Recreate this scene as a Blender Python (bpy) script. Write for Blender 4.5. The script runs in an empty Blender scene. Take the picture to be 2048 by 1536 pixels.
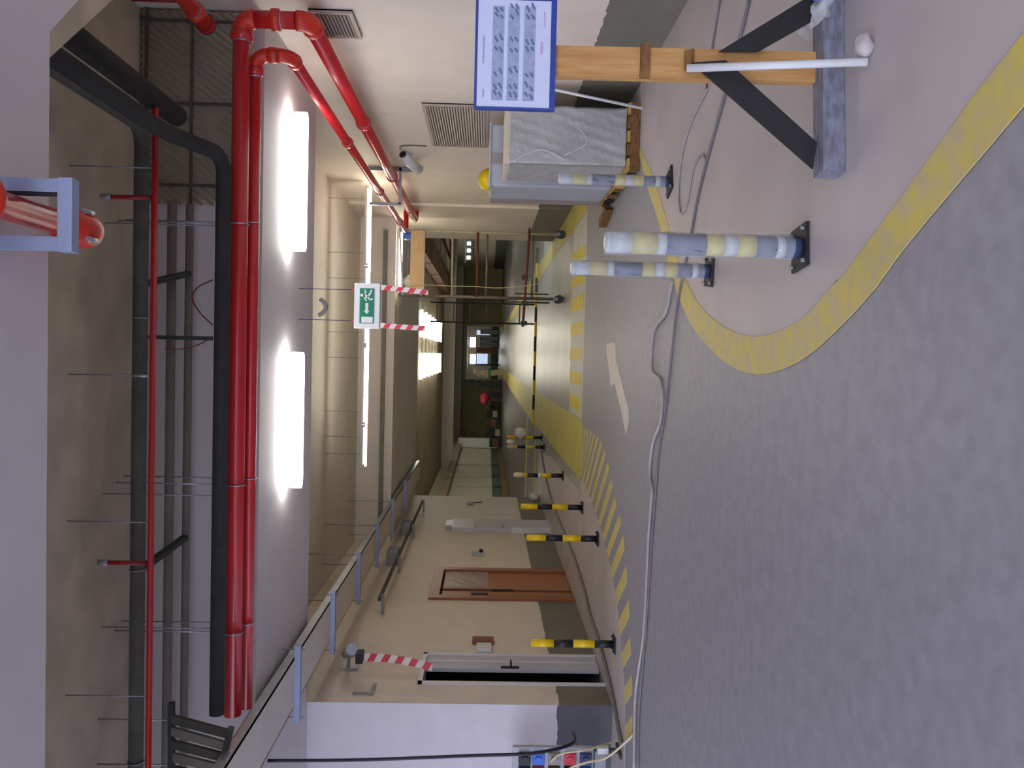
import bpy, bmesh, math, random
from mathutils import Vector, Matrix
random.seed(7)
S = bpy.context.scene
COL = S.collection

# ------------------------------------------------------------------ camera
FPX = 1750.0                       # focal length in pixels of the 2048 px wide frame
YAW, PITCH, ROLL = -0.0329, -0.0290, -0.0231
CAM = Vector((0, 0, 1.45))
D_ = Vector((math.sin(YAW)*math.cos(PITCH), math.cos(YAW)*math.cos(PITCH), math.sin(PITCH)))
R0 = Vector((math.cos(YAW), -math.sin(YAW), 0)); U0 = R0.cross(D_)
R_ = R0*math.cos(ROLL) - U0*math.sin(ROLL)
U_ = R0*math.sin(ROLL) + U0*math.cos(ROLL)
cd = bpy.data.cameras.new('camera'); cam = bpy.data.objects.new('camera', cd); COL.objects.link(cam)
cd.sensor_fit = 'HORIZONTAL'; cd.sensor_width = 36.0; cd.lens = FPX/2048*36.0
cd.clip_start = 0.05; cd.clip_end = 400
# the photograph was taken with the phone on its side: picture right = down, picture up = right
xa, ya, za = -U_, R_, -D_
cam.matrix_world = Matrix(((xa.x, ya.x, za.x, CAM.x), (xa.y, ya.y, za.y, CAM.y), (xa.z, ya.z, za.z, CAM.z), (0, 0, 0, 1)))
S.camera = cam

# ------------------------------------------------------------------ world, exposure
w = bpy.data.worlds.new('world'); S.world = w; w.use_nodes = True
w.node_tree.nodes['Background'].inputs[0].default_value = (0.73, 0.77, 1.0, 1)
w.node_tree.nodes['Background'].inputs[1].default_value = 2.4
S.view_settings.view_transform = 'Standard'; S.view_settings.look = 'None'
S.view_settings.exposure = 0.62; S.view_settings.gamma = 1.0; S.view_settings.use_curve_mapping = False
LAMP = 8.5          # strength of the near luminaires
BATTEN = 23.0
HALL = 24.0

# ------------------------------------------------------------------ pixel helpers (points on real planes)
def ray(x, y): return D_ + U_*((1024-x)/FPX) + R_*((768-y)/FPX)
def G(x, y, z=0.0):
    r = ray(x, y); return CAM + r*((z-CAM.z)/r.z)
def WX(x, y, X):
    r = ray(x, y); return CAM + r*(X/r.x)
def WY(x, y, Y):
    r = ray(x, y); return CAM + r*(Y/r.y)

# ------------------------------------------------------------------ materials
MATS = {}
def srgb(c):
    return tuple(((v/255)/12.92 if v/255 <= 0.04045 else ((v/255+0.055)/1.055)**2.4) for v in c)
def mat(name, rgb, rough=0.6, metal=0.0, noise=0.0, scale=6.0, bump=0.0, spec=0.5, rgb2=None, stretch=(1, 1, 1), emit=None, estr=0.0, alpha=1.0, coat=0.0, detail=4.0):
    if name in MATS: return MATS[name]
    m = bpy.data.materials.new(name); m.use_nodes = True; nt = m.node_tree; b = nt.nodes['Principled BSDF']
    c = srgb(rgb)
    b.inputs['Base Color'].default_value = (*c, 1); b.inputs['Roughness'].default_value = rough
    b.inputs['Metallic'].default_value = metal; b.inputs['Specular IOR Level'].default_value = spec
    b.inputs['Coat Weight'].default_value = coat
    if noise > 0 or bump > 0 or rgb2:
        tc = nt.nodes.new('ShaderNodeTexCoord'); mp = nt.nodes.new('ShaderNodeMapping'); nz = nt.nodes.new('ShaderNodeTexNoise')
        mp.inputs['Scale'].default_value = stretch
        nz.inputs['Scale'].default_value = scale; nz.inputs['Detail'].default_value = detail
        nt.links.new(tc.outputs['Object'], mp.inputs['Vector']); nt.links.new(mp.outputs[0], nz.inputs['Vector'])
        if noise > 0 or rgb2:
            rp = nt.nodes.new('ShaderNodeValToRGB')
            c2 = srgb(rgb2) if rgb2 else tuple(max(0, v*(1-noise)) for v in c)
            c1 = c if rgb2 else tuple(min(1, v*(1+noise*0.6)) for v in c)
            rp.color_ramp.elements[0].color = (*c2, 1); rp.color_ramp.elements[0].position = 0.34
            rp.color_ramp.elements[1].color = (*c1, 1); rp.color_ramp.elements[1].position = 0.66
            nt.links.new(nz.outputs['Fac'], rp.inputs['Fac']); nt.links.new(rp.outputs[0], b.inputs['Base Color'])
        if bump > 0:
            bp = nt.nodes.new('ShaderNodeBump'); bp.inputs['Strength'].default_value = bump; bp.inputs['Distance'].default_value = 0.02
            nt.links.new(nz.outputs['Fac'], bp.inputs['Height']); nt.links.new(bp.outputs[0], b.inputs['Normal'])
    if emit:
        b.inputs['Emission Color'].default_value = (*srgb(emit), 1); b.inputs['Emission Strength'].default_value = estr
    if alpha < 1: b.inputs['Alpha'].default_value = alpha
    MATS[name] = m; return m

def wall_mat(name, top, low, h, scale=3.0):
    """painted wall: pale paint above, a dark grey painted skirting band below height h, with a brushed edge"""
    if name in MATS: return MATS[name]
    m = bpy.data.materials.new(name); m.use_nodes = True; nt = m.node_tree; b = nt.nodes['Principled BSDF']
    b.inputs['Roughness'].default_value = 0.62
    tc = nt.nodes.new('ShaderNodeTexCoord'); sp = nt.nodes.new('ShaderNodeSeparateXYZ'); nz = nt.nodes.new('ShaderNodeTexNoise')
    nz.inputs['Scale'].default_value = scale; nz.inputs['Detail'].default_value = 4
    nt.links.new(tc.outputs['Object'], sp.inputs[0]); nt.links.new(tc.outputs['Object'], nz.inputs['Vector'])
    n2 = nt.nodes.new('ShaderNodeTexNoise'); n2.inputs['Scale'].default_value = 9
    nt.links.new(tc.outputs['Object'], n2.inputs['Vector'])
    wob = nt.nodes.new('ShaderNodeMath'); wob.operation = 'MULTIPLY_ADD'; wob.inputs[1].default_value = 0.05
    nt.links.new(n2.outputs['Fac'], wob.inputs[0]); nt.links.new(sp.outputs['Z'], wob.inputs[2])
    gt = nt.nodes.new('ShaderNodeMath'); gt.operation = 'GREATER_THAN'; gt.inputs[1].default_value = h+0.025
    nt.links.new(wob.outputs[0], gt.inputs[0])
    def ramp(c, a):
        rp = nt.nodes.new('ShaderNodeValToRGB'); c = srgb(c)
        rp.color_ramp.elements[0].color = (*[v*(1-a) for v in c], 1); rp.color_ramp.elements[0].position = 0.3
        rp.color_ramp.elements[1].color = (*[min(1, v*(1+a*0.5)) for v in c], 1); rp.color_ramp.elements[1].position = 0.7
        nt.links.new(nz.outputs['Fac'], rp.inputs['Fac']); return rp
    r1, r2 = ramp(low, 0.12), ramp(top, 0.06)
    mx = nt.nodes.new('ShaderNodeMix'); mx.data_type = 'RGBA'
    nt.links.new(gt.outputs[0], mx.inputs['Factor']); nt.links.new(r1.outputs[0], mx.inputs['A']); nt.links.new(r2.outputs[0], mx.inputs['B'])
    nt.links.new(mx.outputs['Result'], b.inputs['Base Color'])
    bp = nt.nodes.new('ShaderNodeBump'); bp.inputs['Strength'].default_value = 0.12; bp.inputs['Distance'].default_value = 0.01
    nt.links.new(n2.outputs['Fac'], bp.inputs['Height']); nt.links.new(bp.outputs[0], b.inputs['Normal'])
    MATS[name] = m; return m

M = {}
M['wall'] = wall_mat('cream wall paint with grey skirting band', (228, 216, 200), (122, 118, 106), 0.58)
M['wall_return'] = wall_mat('off-white wall paint with slate skirting band', (214, 208, 212), (92, 94, 100), 0.60)
M['hallwall'] = wall_mat('hall wall paint with dark band', (214, 210, 192), (92, 98, 94), 0.95)
M['floor'] = mat('grey floor coating', (156, 155, 162), 0.5, noise=0.11, scale=11, bump=0.05, detail=10)
M['floor_far'] = mat('pale hall floor coating', (152, 155, 144), 0.38, noise=0.1, scale=0.9, detail=6)
M['floor_dark'] = mat('dark grey hall bay floor', (112, 113, 111), 0.45, noise=0.12, scale=0.8)
M['walk'] = mat('pale walkway coating', (198, 190, 188), 0.5, noise=0.07, scale=1.6, detail=6)
M['yellow_paint'] = mat('worn yellow floor paint', (222, 204, 92), 0.55, rgb2=(206, 190, 142), scale=9, detail=8)
M['yellow_paint_far'] = mat('yellow floor paint in the hall', (196, 184, 92), 0.5, noise=0.1, scale=2)
M['yellow_solid'] = mat('bright yellow floor paint', (214, 196, 40), 0.5, noise=0.06, scale=4)
M['white_paint'] = mat('white floor paint', (220, 214, 204), 0.55, noise=0.06, scale=5)
M['band_paint'] = mat('pale kerb band paint', (196, 196, 190), 0.5, noise=0.06, scale=3)
M['soffit'] = mat('painted concrete soffit', (214, 208, 208), 0.7, noise=0.05, scale=1.5, bump=0.05)
M['ceil'] = mat('cream painted ceiling', (222, 214, 206), 0.7, noise=0.06, scale=1.2, bump=0.04)
M['slab'] = mat('raw tan concrete slab', (200, 188, 162), 0.85, noise=0.18, scale=2.5, bump=0.2, detail=8)
M['hallceil'] = mat('brown hall ceiling', (176, 162, 140), 0.8, noise=0.15, scale=0.7)
M['red'] = mat('red fire pipe paint', (196, 34, 40), 0.32, noise=0.06, scale=4, coat=0.3)
M['red_dark'] = mat('dark red sprinkler paint', (150, 26, 30), 0.45, noise=0.08, scale=5)
M['orange_red'] = mat('orange red fitting paint', (206, 46, 26), 0.4, noise=0.08, scale=8)
M['steel'] = mat('galvanised steel', (172, 176, 184), 0.42, metal=0.75, noise=0.1, scale=12)
M['steel_dull'] = mat('dull galvanised steel', (150, 152, 158), 0.55, metal=0.4, noise=0.1, scale=10)
M['blue_steel'] = mat('pale blue grey channel', (156, 168, 196), 0.55, metal=0.2, noise=0.05, scale=9)
M['black_foam'] = mat('black pipe insulation', (44, 42, 40), 0.85, noise=0.2, scale=9, bump=0.2)
M['dark_pipe'] = mat('dark olive pipe insulation', (84, 82, 72), 0.85, noise=0.2, scale=7, bump=0.2)
M['grey_pipe'] = mat('grey service pipe', (128, 124, 116), 0.7, noise=0.1, scale=6)
M['lamp'] = mat('lit luminaire diffuser', (250, 250, 250), 0.4, emit=(255, 252, 246), estr=LAMP)
M['hall_lamp'] = mat('lit hall diffuser', (250, 250, 250), 0.4, emit=(255, 248, 230), estr=HALL)
M['batten'] = mat('lit tube', (250, 250, 246), 0.4, emit=(255, 246, 224), estr=BATTEN)
M['tube_dim'] = mat('frosted tube cover', (244, 236, 220), 0.4, emit=(255, 240, 212), estr=1.3)
M['housing'] = mat('white enamel', (226, 226, 226), 0.4, noise=0.03, scale=8)
M['black'] = mat('black paint', (26, 26, 34), 0.45, noise=0.1, scale=15)
M['black_matte'] = mat('matt black steel', (30, 29, 30), 0.6, noise=0.15, scale=12)
M['yellow'] = mat('bollard yellow', (238, 200, 20), 0.4, noise=0.05, scale=10)
M['wrapblue'] = mat('black band seen through milky film', (74, 88, 124), 0.4, noise=0.15, scale=14)
M['wrapyellow'] = mat('yellow band seen through milky film', (214, 202, 104), 0.4, noise=0.12, scale=14)
M['wrapwhite'] = mat('milky film', (206, 214, 216), 0.25, noise=0.06, scale=20)
M['film'] = mat('clear plastic film', (220, 224, 226), 0.18, noise=0.05, scale=12, alpha=0.32, spec=0.7, bump=0.5)
M['wood'] = mat('pine timber', (206, 160, 96), 0.6, rgb2=(184, 132, 74), scale=5, stretch=(9, 9, 0.8))
M['pallet'] = mat('brown pallet timber', (142, 100, 52), 0.7, rgb2=(96, 66, 36), scale=6, stretch=(2, 8, 8))
M['pallet_pale'] = mat('pale pallet timber', (196, 158, 84), 0.7, noise=0.15, scale=9)
M['greywood'] = mat('weathered grey timber', (138, 142, 156), 0.75, rgb2=(108, 108, 122), scale=14, stretch=(1, 3, 3))
M['ply'] = mat('plywood', (222, 186, 136), 0.6, noise=0.08, scale=5)
M['doorwood'] = mat('brown door veneer', (176, 112, 62), 0.42, rgb2=(158, 96, 50), scale=5, stretch=(8, 8, 0.6))
M['doorframe'] = mat('brown door frame', (160, 96, 52), 0.42, rgb2=(140, 82, 44), scale=5, stretch=(8, 8, 0.6))
M['doorgrey'] = mat('grey steel door', (196, 196, 206), 0.4, noise=0.04, scale=4)
M['dark_room'] = mat('plaster darkened as unlit', (40, 38, 36), 0.9, noise=0.1, scale=3)  # the shade inside the room is put into this near-black colour
M['cab'] = mat('light grey cabinet', (176, 182, 190), 0.45, noise=0.04, scale=3)
M['cab_trim'] = mat('warm grey cabinet trim', (156, 148, 144), 0.5, noise=0.05, scale=6)
M['wrapbox'] = mat('box under stretch film', (164, 160, 152), 0.32, rgb2=(184, 182, 176), scale=3.2, bump=0.8, detail=6, spec=0.7)
M['cardedge'] = mat('cream foam edge', (214, 202, 178), 0.6, noise=0.06, scale=9)
M['helmet'] = mat('yellow helmet plastic', (236, 202, 10), 0.35, noise=0.03, scale=10)
M['blueframe'] = mat('blue frame plastic', (30, 60, 150), 0.4, noise=0.12, scale=10)
M['paper'] = mat('white paper under film', (206, 216, 242), 0.22, noise=0.03, scale=10, spec=0.6)
M['ink'] = mat('grey print', (156, 170, 198), 0.5, noise=0.15, scale=60)
M['ink_dark'] = mat('dark print', (100, 118, 156), 0.5, noise=0.2, scale=90)
M['ink_pink'] = mat('pink print', (196, 176, 206), 0.5, noise=0.1, scale=60)
M['green'] = mat('exit sign green', (20, 128, 92), 0.4, noise=0.04, scale=10)
M['sign_white'] = mat('sign white', (222, 226, 226), 0.4, noise=0.03, scale=10)
M['tape_red'] = mat('red tape', (214, 62, 78), 0.4, noise=0.05, scale=12)
M['tape_white'] = mat('white tape', (232, 222, 216), 0.4, noise=0.05, scale=12)
M['vent'] = mat('beige louvre', (176, 162, 150), 0.5, noise=0.05, scale=9)
M['ventback'] = mat('dark duct interior', (120, 106, 98), 0.8, noise=0.05, scale=9)
M['cable_pale'] = mat('pale cable', (176, 172, 168), 0.5, noise=0.1, scale=9)
M['cable_grey'] = mat('grey cable', (120, 116, 118), 0.5, noise=0.1, scale=9)
M['cable_cream'] = mat('cream cable', (222, 204, 170), 0.5, noise=0.06, scale=9)
M['cable_black'] = mat('black cable', (20, 24, 40), 0.5, noise=0.1, scale=9)
M['rope'] = mat('straw rope', (206, 194, 140), 0.7, noise=0.15, scale=40)
M['blue'] = mat('blue plastic', (46, 110, 214), 0.35, noise=0.05, scale=9)
M['blue_dark'] = mat('dark blue plastic', (52, 62, 104), 0.4, noise=0.08, scale=9)
M['redbrown'] = mat('rust red tube', (120, 52, 40), 0.6, noise=0.2, scale=9)
M['scaf'] = mat('scaffold tube', (128, 120, 108), 0.5, metal=0.3, noise=0.15, scale=9)
M['scaf_pale'] = mat('pale scaffold tube', (196, 184, 150), 0.5, noise=0.1, scale=9)
M['dark_clutter'] = mat('dark clutter', (58, 64, 58), 0.7, noise=0.3, scale=6)
M['brown'] = mat('brown panel', (136, 92, 70), 0.7, noise=0.1, scale=3)
M['olive'] = mat('olive painted wall', (176, 172, 128), 0.8, noise=0.1, scale=0.8)
M['ochre'] = mat('ochre kerb', (132, 112, 62), 0.7, noise=0.2, scale=2)
M['white_bag'] = mat('white plastic bag', (226, 222, 206), 0.5, noise=0.06, scale=12, bump=0.4)
M['lath'] = mat('ribbed metal lath', (150, 142, 122), 0.6, metal=0.2, noise=0.1, scale=9)
M['win'] = mat('lit window', (240, 246, 255), 0.3, emit=(246, 248, 255), estr=9.0)
M['win_dim'] = mat('pale lit panel', (190, 212, 240), 0.3, emit=(200, 220, 250), estr=0.55)
M['white_col'] = mat('white column paint', (226, 234, 240), 0.5, noise=0.03, scale=3)

# ------------------------------------------------------------------ mesh builder
OFF = {}
class MB:
    def __init__(s): s.v = []; s.f = []; s.m = []; s.sm = []
    def quad(s, a, b, c, d, mi=0):
        n = len(s.v); s.v += [tuple(a), tuple(b), tuple(c), tuple(d)]; s.f.append((n, n+1, n+2, n+3)); s.m.append(mi); s.sm.append(False); return s
    def box(s, x0, x1, y0, y1, z0, z1, mi=0):
        x0, x1 = min(x0, x1), max(x0, x1); y0, y1 = min(y0, y1), max(y0, y1); z0, z1 = min(z0, z1), max(z0, z1)
        n = len(s.v)
        s.v += [(x0, y0, z0), (x1, y0, z0), (x1, y1, z0), (x0, y1, z0), (x0, y0, z1), (x1, y0, z1), (x1, y1, z1), (x0, y1, z1)]
        for q in ((0, 3, 2, 1), (4, 5, 6, 7), (0, 1, 5, 4), (1, 2, 6, 5), (2, 3, 7, 6), (3, 0, 4, 7)):
            s.f.append(tuple(n+i for i in q)); s.m.append(mi); s.sm.append(False)
        return s
    def bar(s, a, b, w, h, up=(0, 0, 1), mi=0):
        """rectangular bar from a to b, w across, h along 'up'"""
        a, b = Vector(a), Vector(b); d = (b-a).normalized(); up = Vector(up)
        if abs(d.dot(up)) > 0.98: up = Vector((0, 1, 0))
        r = d.cross(up).normalized(); u = r.cross(d).normalized()
        n = len(s.v)
        for p in (a, b):
            for i, j in ((-1, -1), (1, -1), (1, 1), (-1, 1)): s.v.append(tuple(p + r*(i*w/2) + u*(j*h/2)))
        for q in ((3, 2, 1, 0), (4, 5, 6, 7), (0, 1, 5, 4), (1, 2, 6, 5), (2, 3, 7, 6), (3, 0, 4, 7)):
            s.f.append(tuple(n+i for i in q)); s.m.append(mi); s.sm.append(False)
        return s
    def tube(s, pts, r, n=12, mi=0, cap=True, radii=None):
        pts = [Vector(p) for p in pts]; k = len(pts); base = len(s.v)
        prev = None
        for i, p in enumerate(pts):
            t = (pts[min(i+1, k-1)] - pts[max(i-1, 0)]).normalized()
            if prev is None:
                a = Vector((0, 0, 1)) if abs(t.z) < 0.9 else Vector((1, 0, 0)); u = t.cross(a).normalized()
            else:
                u = (prev - t*prev.dot(t)).normalized()
            prev = u; v = t.cross(u); rr = radii[i] if radii else r
            for j in range(n):
                a = 2*math.pi*j/n; s.v.append(tuple(p + u*(math.cos(a)*rr) + v*(math.sin(a)*rr)))
        for i in range(k-1):
            for j in range(n):
                a = base+i*n+j; b = base+i*n+(j+1) % n; s.f.append((a, b, b+n, a+n)); s.m.append(mi); s.sm.append(True)
        if cap:
            s.f.append(tuple(base+j for j in reversed(range(n)))); s.m.append(mi); s.sm.append(False)
            s.f.append(tuple(base+(k-1)*n+j for j in range(n))); s.m.append(mi); s.sm.append(False)
        return s
    def prism(s, poly, ext, mi=0):
        """planar polygon (3D points) extruded by vector ext"""
        e = Vector(ext); n = len(s.v); k = len(poly); P = [Vector(p) for p in poly]
        nrm = Vector((0, 0, 0))
        for i in range(k): nrm += P[i].cross(P[(i+1) % k])
        if nrm.dot(e) < 0: P.reverse()
        s.v += [tuple(p) for p in P] + [tuple(p+e) for p in P]
        s.f.append(tuple(reversed(range(n, n+k)))); s.f.append(tuple(range(n+k, n+2*k))); s.m += [mi, mi]; s.sm += [False, False]
        for i in range(k):
            j = (i+1) % k; s.f.append((n+i, n+j, n+k+j, n+k+i)); s.m.append(mi); s.sm.append(False)
        return s
    def lathe(s, prof, c=(0, 0, 0), n=16, mi=0):
        c = Vector(c); b = len(s.v); k = len(prof)
        for r, z in prof:
            for j in range(n):
                a = 2*math.pi*j/n; s.v.append((c.x+r*math.cos(a), c.y+r*math.sin(a), c.z+z))
        for i in range(k-1):
            for j in range(n):
                a = b+i*n+j; d = b+i*n+(j+1) % n; s.f.append((a, d, d+n, a+n)); s.m.append(mi); s.sm.append(True)
        s.f.append(tuple(b+j for j in reversed(range(n)))); s.m.append(mi); s.sm.append(False)
        s.f.append(tuple(b+(k-1)*n+j for j in range(n))); s.m.append(mi); s.sm.append(False)
        return s
    def blob(s, c, rx, ry, rz, seed=0, amp=0.18, mi=0, nu=12, nv=8):
        rnd = random.Random(seed); c = Vector(c); b = len(s.v)
        ph = [(rnd.uniform(0, 6), rnd.randint(2, 5), rnd.randint(1, 4)) for _ in range(4)]
        for i in range(nv+1):
            th = math.pi*i/nv
            for j in range(nu):
                a = 2*math.pi*j/nu
                k = 1+amp*sum(math.sin(p+q*a)*math.sin(e*th) for p, q, e in ph)/2
                s.v.append((c.x+rx*k*math.sin(th)*math.cos(a), c.y+ry*k*math.sin(th)*math.sin(a), c.z+rz*k*math.cos(th)))
        for i in range(nv):
            for j in range(nu):
                a = b+i*nu+j; d = b+i*nu+(j+1) % nu; s.f.append((a, a+nu, d+nu, d)); s.m.append(mi); s.sm.append(True)
        return s
    def build(s, name, mats, parent=None, bevel=0.0):
        off = OFF.get(parent.name, Vector((0, 0, 0))) if parent else Vector((0, 0, 0))
        me = bpy.data.meshes.new(name)
        me.from_pydata([(x-off.x, y-off.y, z-off.z) for x, y, z in s.v], [], s.f); me.update()
        if not isinstance(mats, (list, tuple)): mats = [mats]
        for m_ in mats: me.materials.append(m_)
        me.polygons.foreach_set('material_index', s.m); me.polygons.foreach_set('use_smooth', s.sm)
        if bevel > 0:
            bm = bmesh.new(); bm.from_mesh(me)
            bmesh.ops.bevel(bm, geom=bm.edges[:], offset=bevel, segments=2, affect='EDGES', profile=0.6); bm.to_mesh(me); bm.free()
        o = bpy.data.objects.new(name, me); COL.objects.link(o); OFF[o.name] = off
        if parent: o.parent = parent
        return o
def tag(o, label=None, cat=None, group=None, kind=None):
    if label: o['label'] = label
    if cat: o['category'] = cat
    if group: o['group'] = group
    if kind: o['kind'] = kind
    return o
def thing(name, loc, label, cat, group=None):
    o = bpy.data.objects.new(name, None); COL.objects.link(o); o.location = loc; o.empty_display_size = 0.1
    OFF[o.name] = Vector(loc); return tag(o, label, cat, group)
def struct(name, mb, m, parent=None, label=None, bevel=0.0):
    o = mb.build(name, m, parent, bevel)
    if parent is None: o['kind'] = 'structure'
    if label: o['label'] = label
    return o
def solo(name, mb, m, label, cat, group=None, bevel=0.0):
    """a thing that is one mesh: origin at its base"""
    xs = [p[0] for p in mb.v]; ys = [p[1] for p in mb.v]; zs = [p[2] for p in mb.v]
    c = Vector(((min(xs)+max(xs))/2, (min(ys)+max(ys))/2, min(zs)))
    mb.v = [(x-c.x, y-c.y, z-c.z) for x, y, z in mb.v]
    o = mb.build(name, m, None, bevel); o.location = c; OFF[o.name] = c
    return tag(o, label, cat, group)
def copy_tree(o, parent=None):
    c = o.copy(); COL.objects.link(c); c.parent = parent
    if parent: c.matrix_parent_inverse = o.matrix_parent_inverse.copy()
    for ch in list(o.children): copy_tree(ch, c)
    return c
def smooth_path(pts, n=6):
    """Catmull-Rom through points"""
    P = [Vector(p) for p in pts]; out = []
    for i in range(len(P)-1):
        a, b, c, d = P[max(i-1, 0)], P[i], P[i+1], P[min(i+2, len(P)-1)]
        for k in range(n):
            t = k/n
            out.append(0.5*((2*b) + (c-a)*t + (2*a-5*b+4*c-d)*t*t + (3*b-a-3*c+d)*t**3))
    out.append(P[-1]); return out
def arc(c, a0, a1, r, ex, ey, n=7):
    c, ex, ey = Vector(c), Vector(ex), Vector(ey)
    return [c + ex*(r*math.cos(a0+(a1-a0)*i/n)) + ey*(r*math.sin(a0+(a1-a0)*i/n)) for i in range(n+1)]

# ================================================================== SETTING
XL, XR = -3.78, 2.70          # corridor walls
YB2, YB2E, YB3, YH = 7.2, 9.3, 17.4, 23.4     # beam 2 front / back, beam 3 front, start of the hall
ZS = 3.30
# ---- floor
floor = struct('floor', MB().box(-18, 10, -16, 13.1, -0.2, 0.0), M['floor'], label='grey coated car park floor in the foreground')
hallfloor = struct('floor_hall', MB().box(-16, 16, 13.1, 125, -0.2, 0.0), M['floor_far'], label='pale coated floor of the far hall')
def slabpoly(name, pts, m, parent, z=0.004, label=None):
    P = [Vector((p[0], p[1], 0.0)) for p in pts]
    return struct(name, MB().prism(P, (0, 0, z)), m, parent, label)
# pale island on the right with its curved yellow border
outer = [(2048, 215), (1977, 299), (1904, 385), (1808, 500), (1748, 583), (1674, 662), (1609, 718), (1554, 743), (1507, 748), (1461, 731), (1415, 690), (1378, 639), (1355, 583), (1337, 520), (1322, 455), (1295, 372), (1283, 323)]
inner = [(2048, 70), (1920, 232), (1875, 299), (1689, 551), (1674, 560), (1623, 625), (1563, 662), (1507, 674), (1447, 653), (1401, 611), (1373, 560), (1355, 510), (1341, 464), (1316, 377), (1303, 344)]
go = [G(*p) for p in outer]; gi = [G(*p) for p in inner]
def ext_dir(a, b, t): return a + (b-a).normalized()*t
go = [ext_dir(go[0], go[0]*2-go[1], 3.0)] + go; gi = [ext_dir(gi[0], gi[0]*2-gi[1], 3.0)] + gi
go = go + [Vector((2.0, 8.7, 0)), Vector((2.2, 9.8, 0)), Vector((2.25, 12.9, 0))]
gi = gi + [Vector((2.2, 8.9, 0)), Vector((2.42, 9.9, 0)), Vector((2.5, 12.9, 0))]
go_s = smooth_path(go, 4); gi_s = smooth_path(gi, 4)
slabpoly('walkway', gi_s + [Vector((XR, 12.9, 0)), Vector((XR, -2, 0)), Vector((gi_s[0].x, -2, 0))] if gi_s[0].y > -2 else gi_s + [Vector((XR, 12.9, 0)), Vector((XR, gi_s[0].y, 0))], M['walk'], floor, 0.003, 'pale walkway island')
def ribbon(a, b, n=60):
    def res(P):
        L = [0]
        for i in range(1, len(P)): L.append(L[-1]+(P[i]-P[i-1]).length)
        out = []
        for k in range(n+1):
            t = L[-1]*k/n; i = 0
            while i < len(L)-2 and L[i+1] < t: i += 1
            u = (t-L[i])/max(1e-6, L[i+1]-L[i]); out.append(P[i].lerp(P[i+1], min(1, u)))
        return out
    return res(a), res(b)
def strip(name, a, b, m, parent, z, label=None):
    mb = MB(); n = len(a)
    for i in range(n-1):
        A, B, C_, D2 = a[i], a[i+1], b[i+1], b[i]
        mb.quad((A.x, A.y, z), (B.x, B.y, z), (C_.x, C_.y, z), (D2.x, D2.y, z))
    o = struct(name, mb, m, parent, label)
    bm = bmesh.new(); bm.from_mesh(o.data); bmesh.ops.remove_doubles(bm, verts=bm.verts, dist=1e-5)
    bmesh.ops.recalc_face_normals(bm, faces=bm.faces)
    if sum(f.normal.z for f in bm.faces) < 0: bmesh.ops.reverse_faces(bm, faces=bm.faces)
    bmesh.ops.solidify(bm, geom=bm.faces[:], thickness=0.003)
    bm.to_mesh(o.data); bm.free(); return o
ra, rb = ribbon(go_s, gi_s, 70)
strip('curved_yellow_line', ra, rb, M['yellow_paint'], floor, 0.006, 'curved yellow border line')
# pale walkway beside the left wall
hin = [G(*p) for p in ((1165, 960), (1182, 1000), (1200, 1050), (1213, 1100), (1225, 1150), (1234, 1210), (1240, 1270), (1246, 1340), (1250, 1400), (1250, 1470), (1250, 1536))]
hout = [G(*p) for p in ((1163, 852), (1180, 862), (1196, 874), (1212, 909), (1225, 968), (1237, 1025), (1245, 1060), (1252, 1124), (1257, 1203), (1260, 1273), (1263, 1354), (1265, 1432), (1264, 1536))]
hin_s = smooth_path(hin, 5); hout_s = smooth_path(hout, 5)
slabpoly('walkway', [Vector((-1.9, 13.1, 0))] + hin_s + [Vector((-9, 8.4, 0)), Vector((-9, 9.35, 0)), Vector((XL, 9.35, 0)), Vector((XL, 13.1, 0))], M['walk'], floor, 0.003, 'pale walkway by the left wall')
slabpoly('walkway', [(-2.05, 13.1), (XL, 13.1), (XL, YH), (-2.6, YH), (-2.2, 19)], M['walk'], hallfloor, 0.003, 'pale walkway by the left wall')
# diagonal hatch stripes between the two edges
def at_len(P, t):
    for i in range(1, len(P)):
        l = (P[i]-P[i-1]).length
        if t <= l: return P[i-1].lerp(P[i], t/max(l, 1e-6))
        t -= l
    return P[-1]
def seg_hit(p, d, P):
    best = None
    for i in range(1, len(P)):
        a, b = P[i-1], P[i]; e = b-a; den = d.x*e.y-d.y*e.x
        if abs(den) < 1e-9: continue
        t = ((a.x-p.x)*e.y-(a.y-p.y)*e.x)/den; u = ((a.x-p.x)*d.y-(a.y-p.y)*d.x)/den
        if 0 <= u <= 1 and t > 0.02 and (best is None or t < best): best = t
    return p + d*best if best else None
tot = sum((hout_s[i]-hout_s[i-1]).length for i in range(1, len(hout_s)))
dirs = Vector((-0.56, 0.83, 0)); t = 0.12
edge_in = [Vector((-1.9, 14.5, 0)), Vector((-1.85, 13.1, 0))] + hin_s
while t < tot-0.05:
    p0 = at_len(hout_s, t); p1 = at_len(hout_s, t+0.16)
    q0, q1 = seg_hit(p0, dirs, edge_in), seg_hit(p1, dirs, edge_in)
    if q0 and q1 and (q0-p0).length < 3.2:
        pl = [p0, p1, q1, q0]
        pl = [Vector((v.x, min(v.y, 13.09), 0)) for v in pl]
        slabpoly('hatch_stripe', pl, M['yellow_paint'], floor, 0.004)
    t += 0.355
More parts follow.
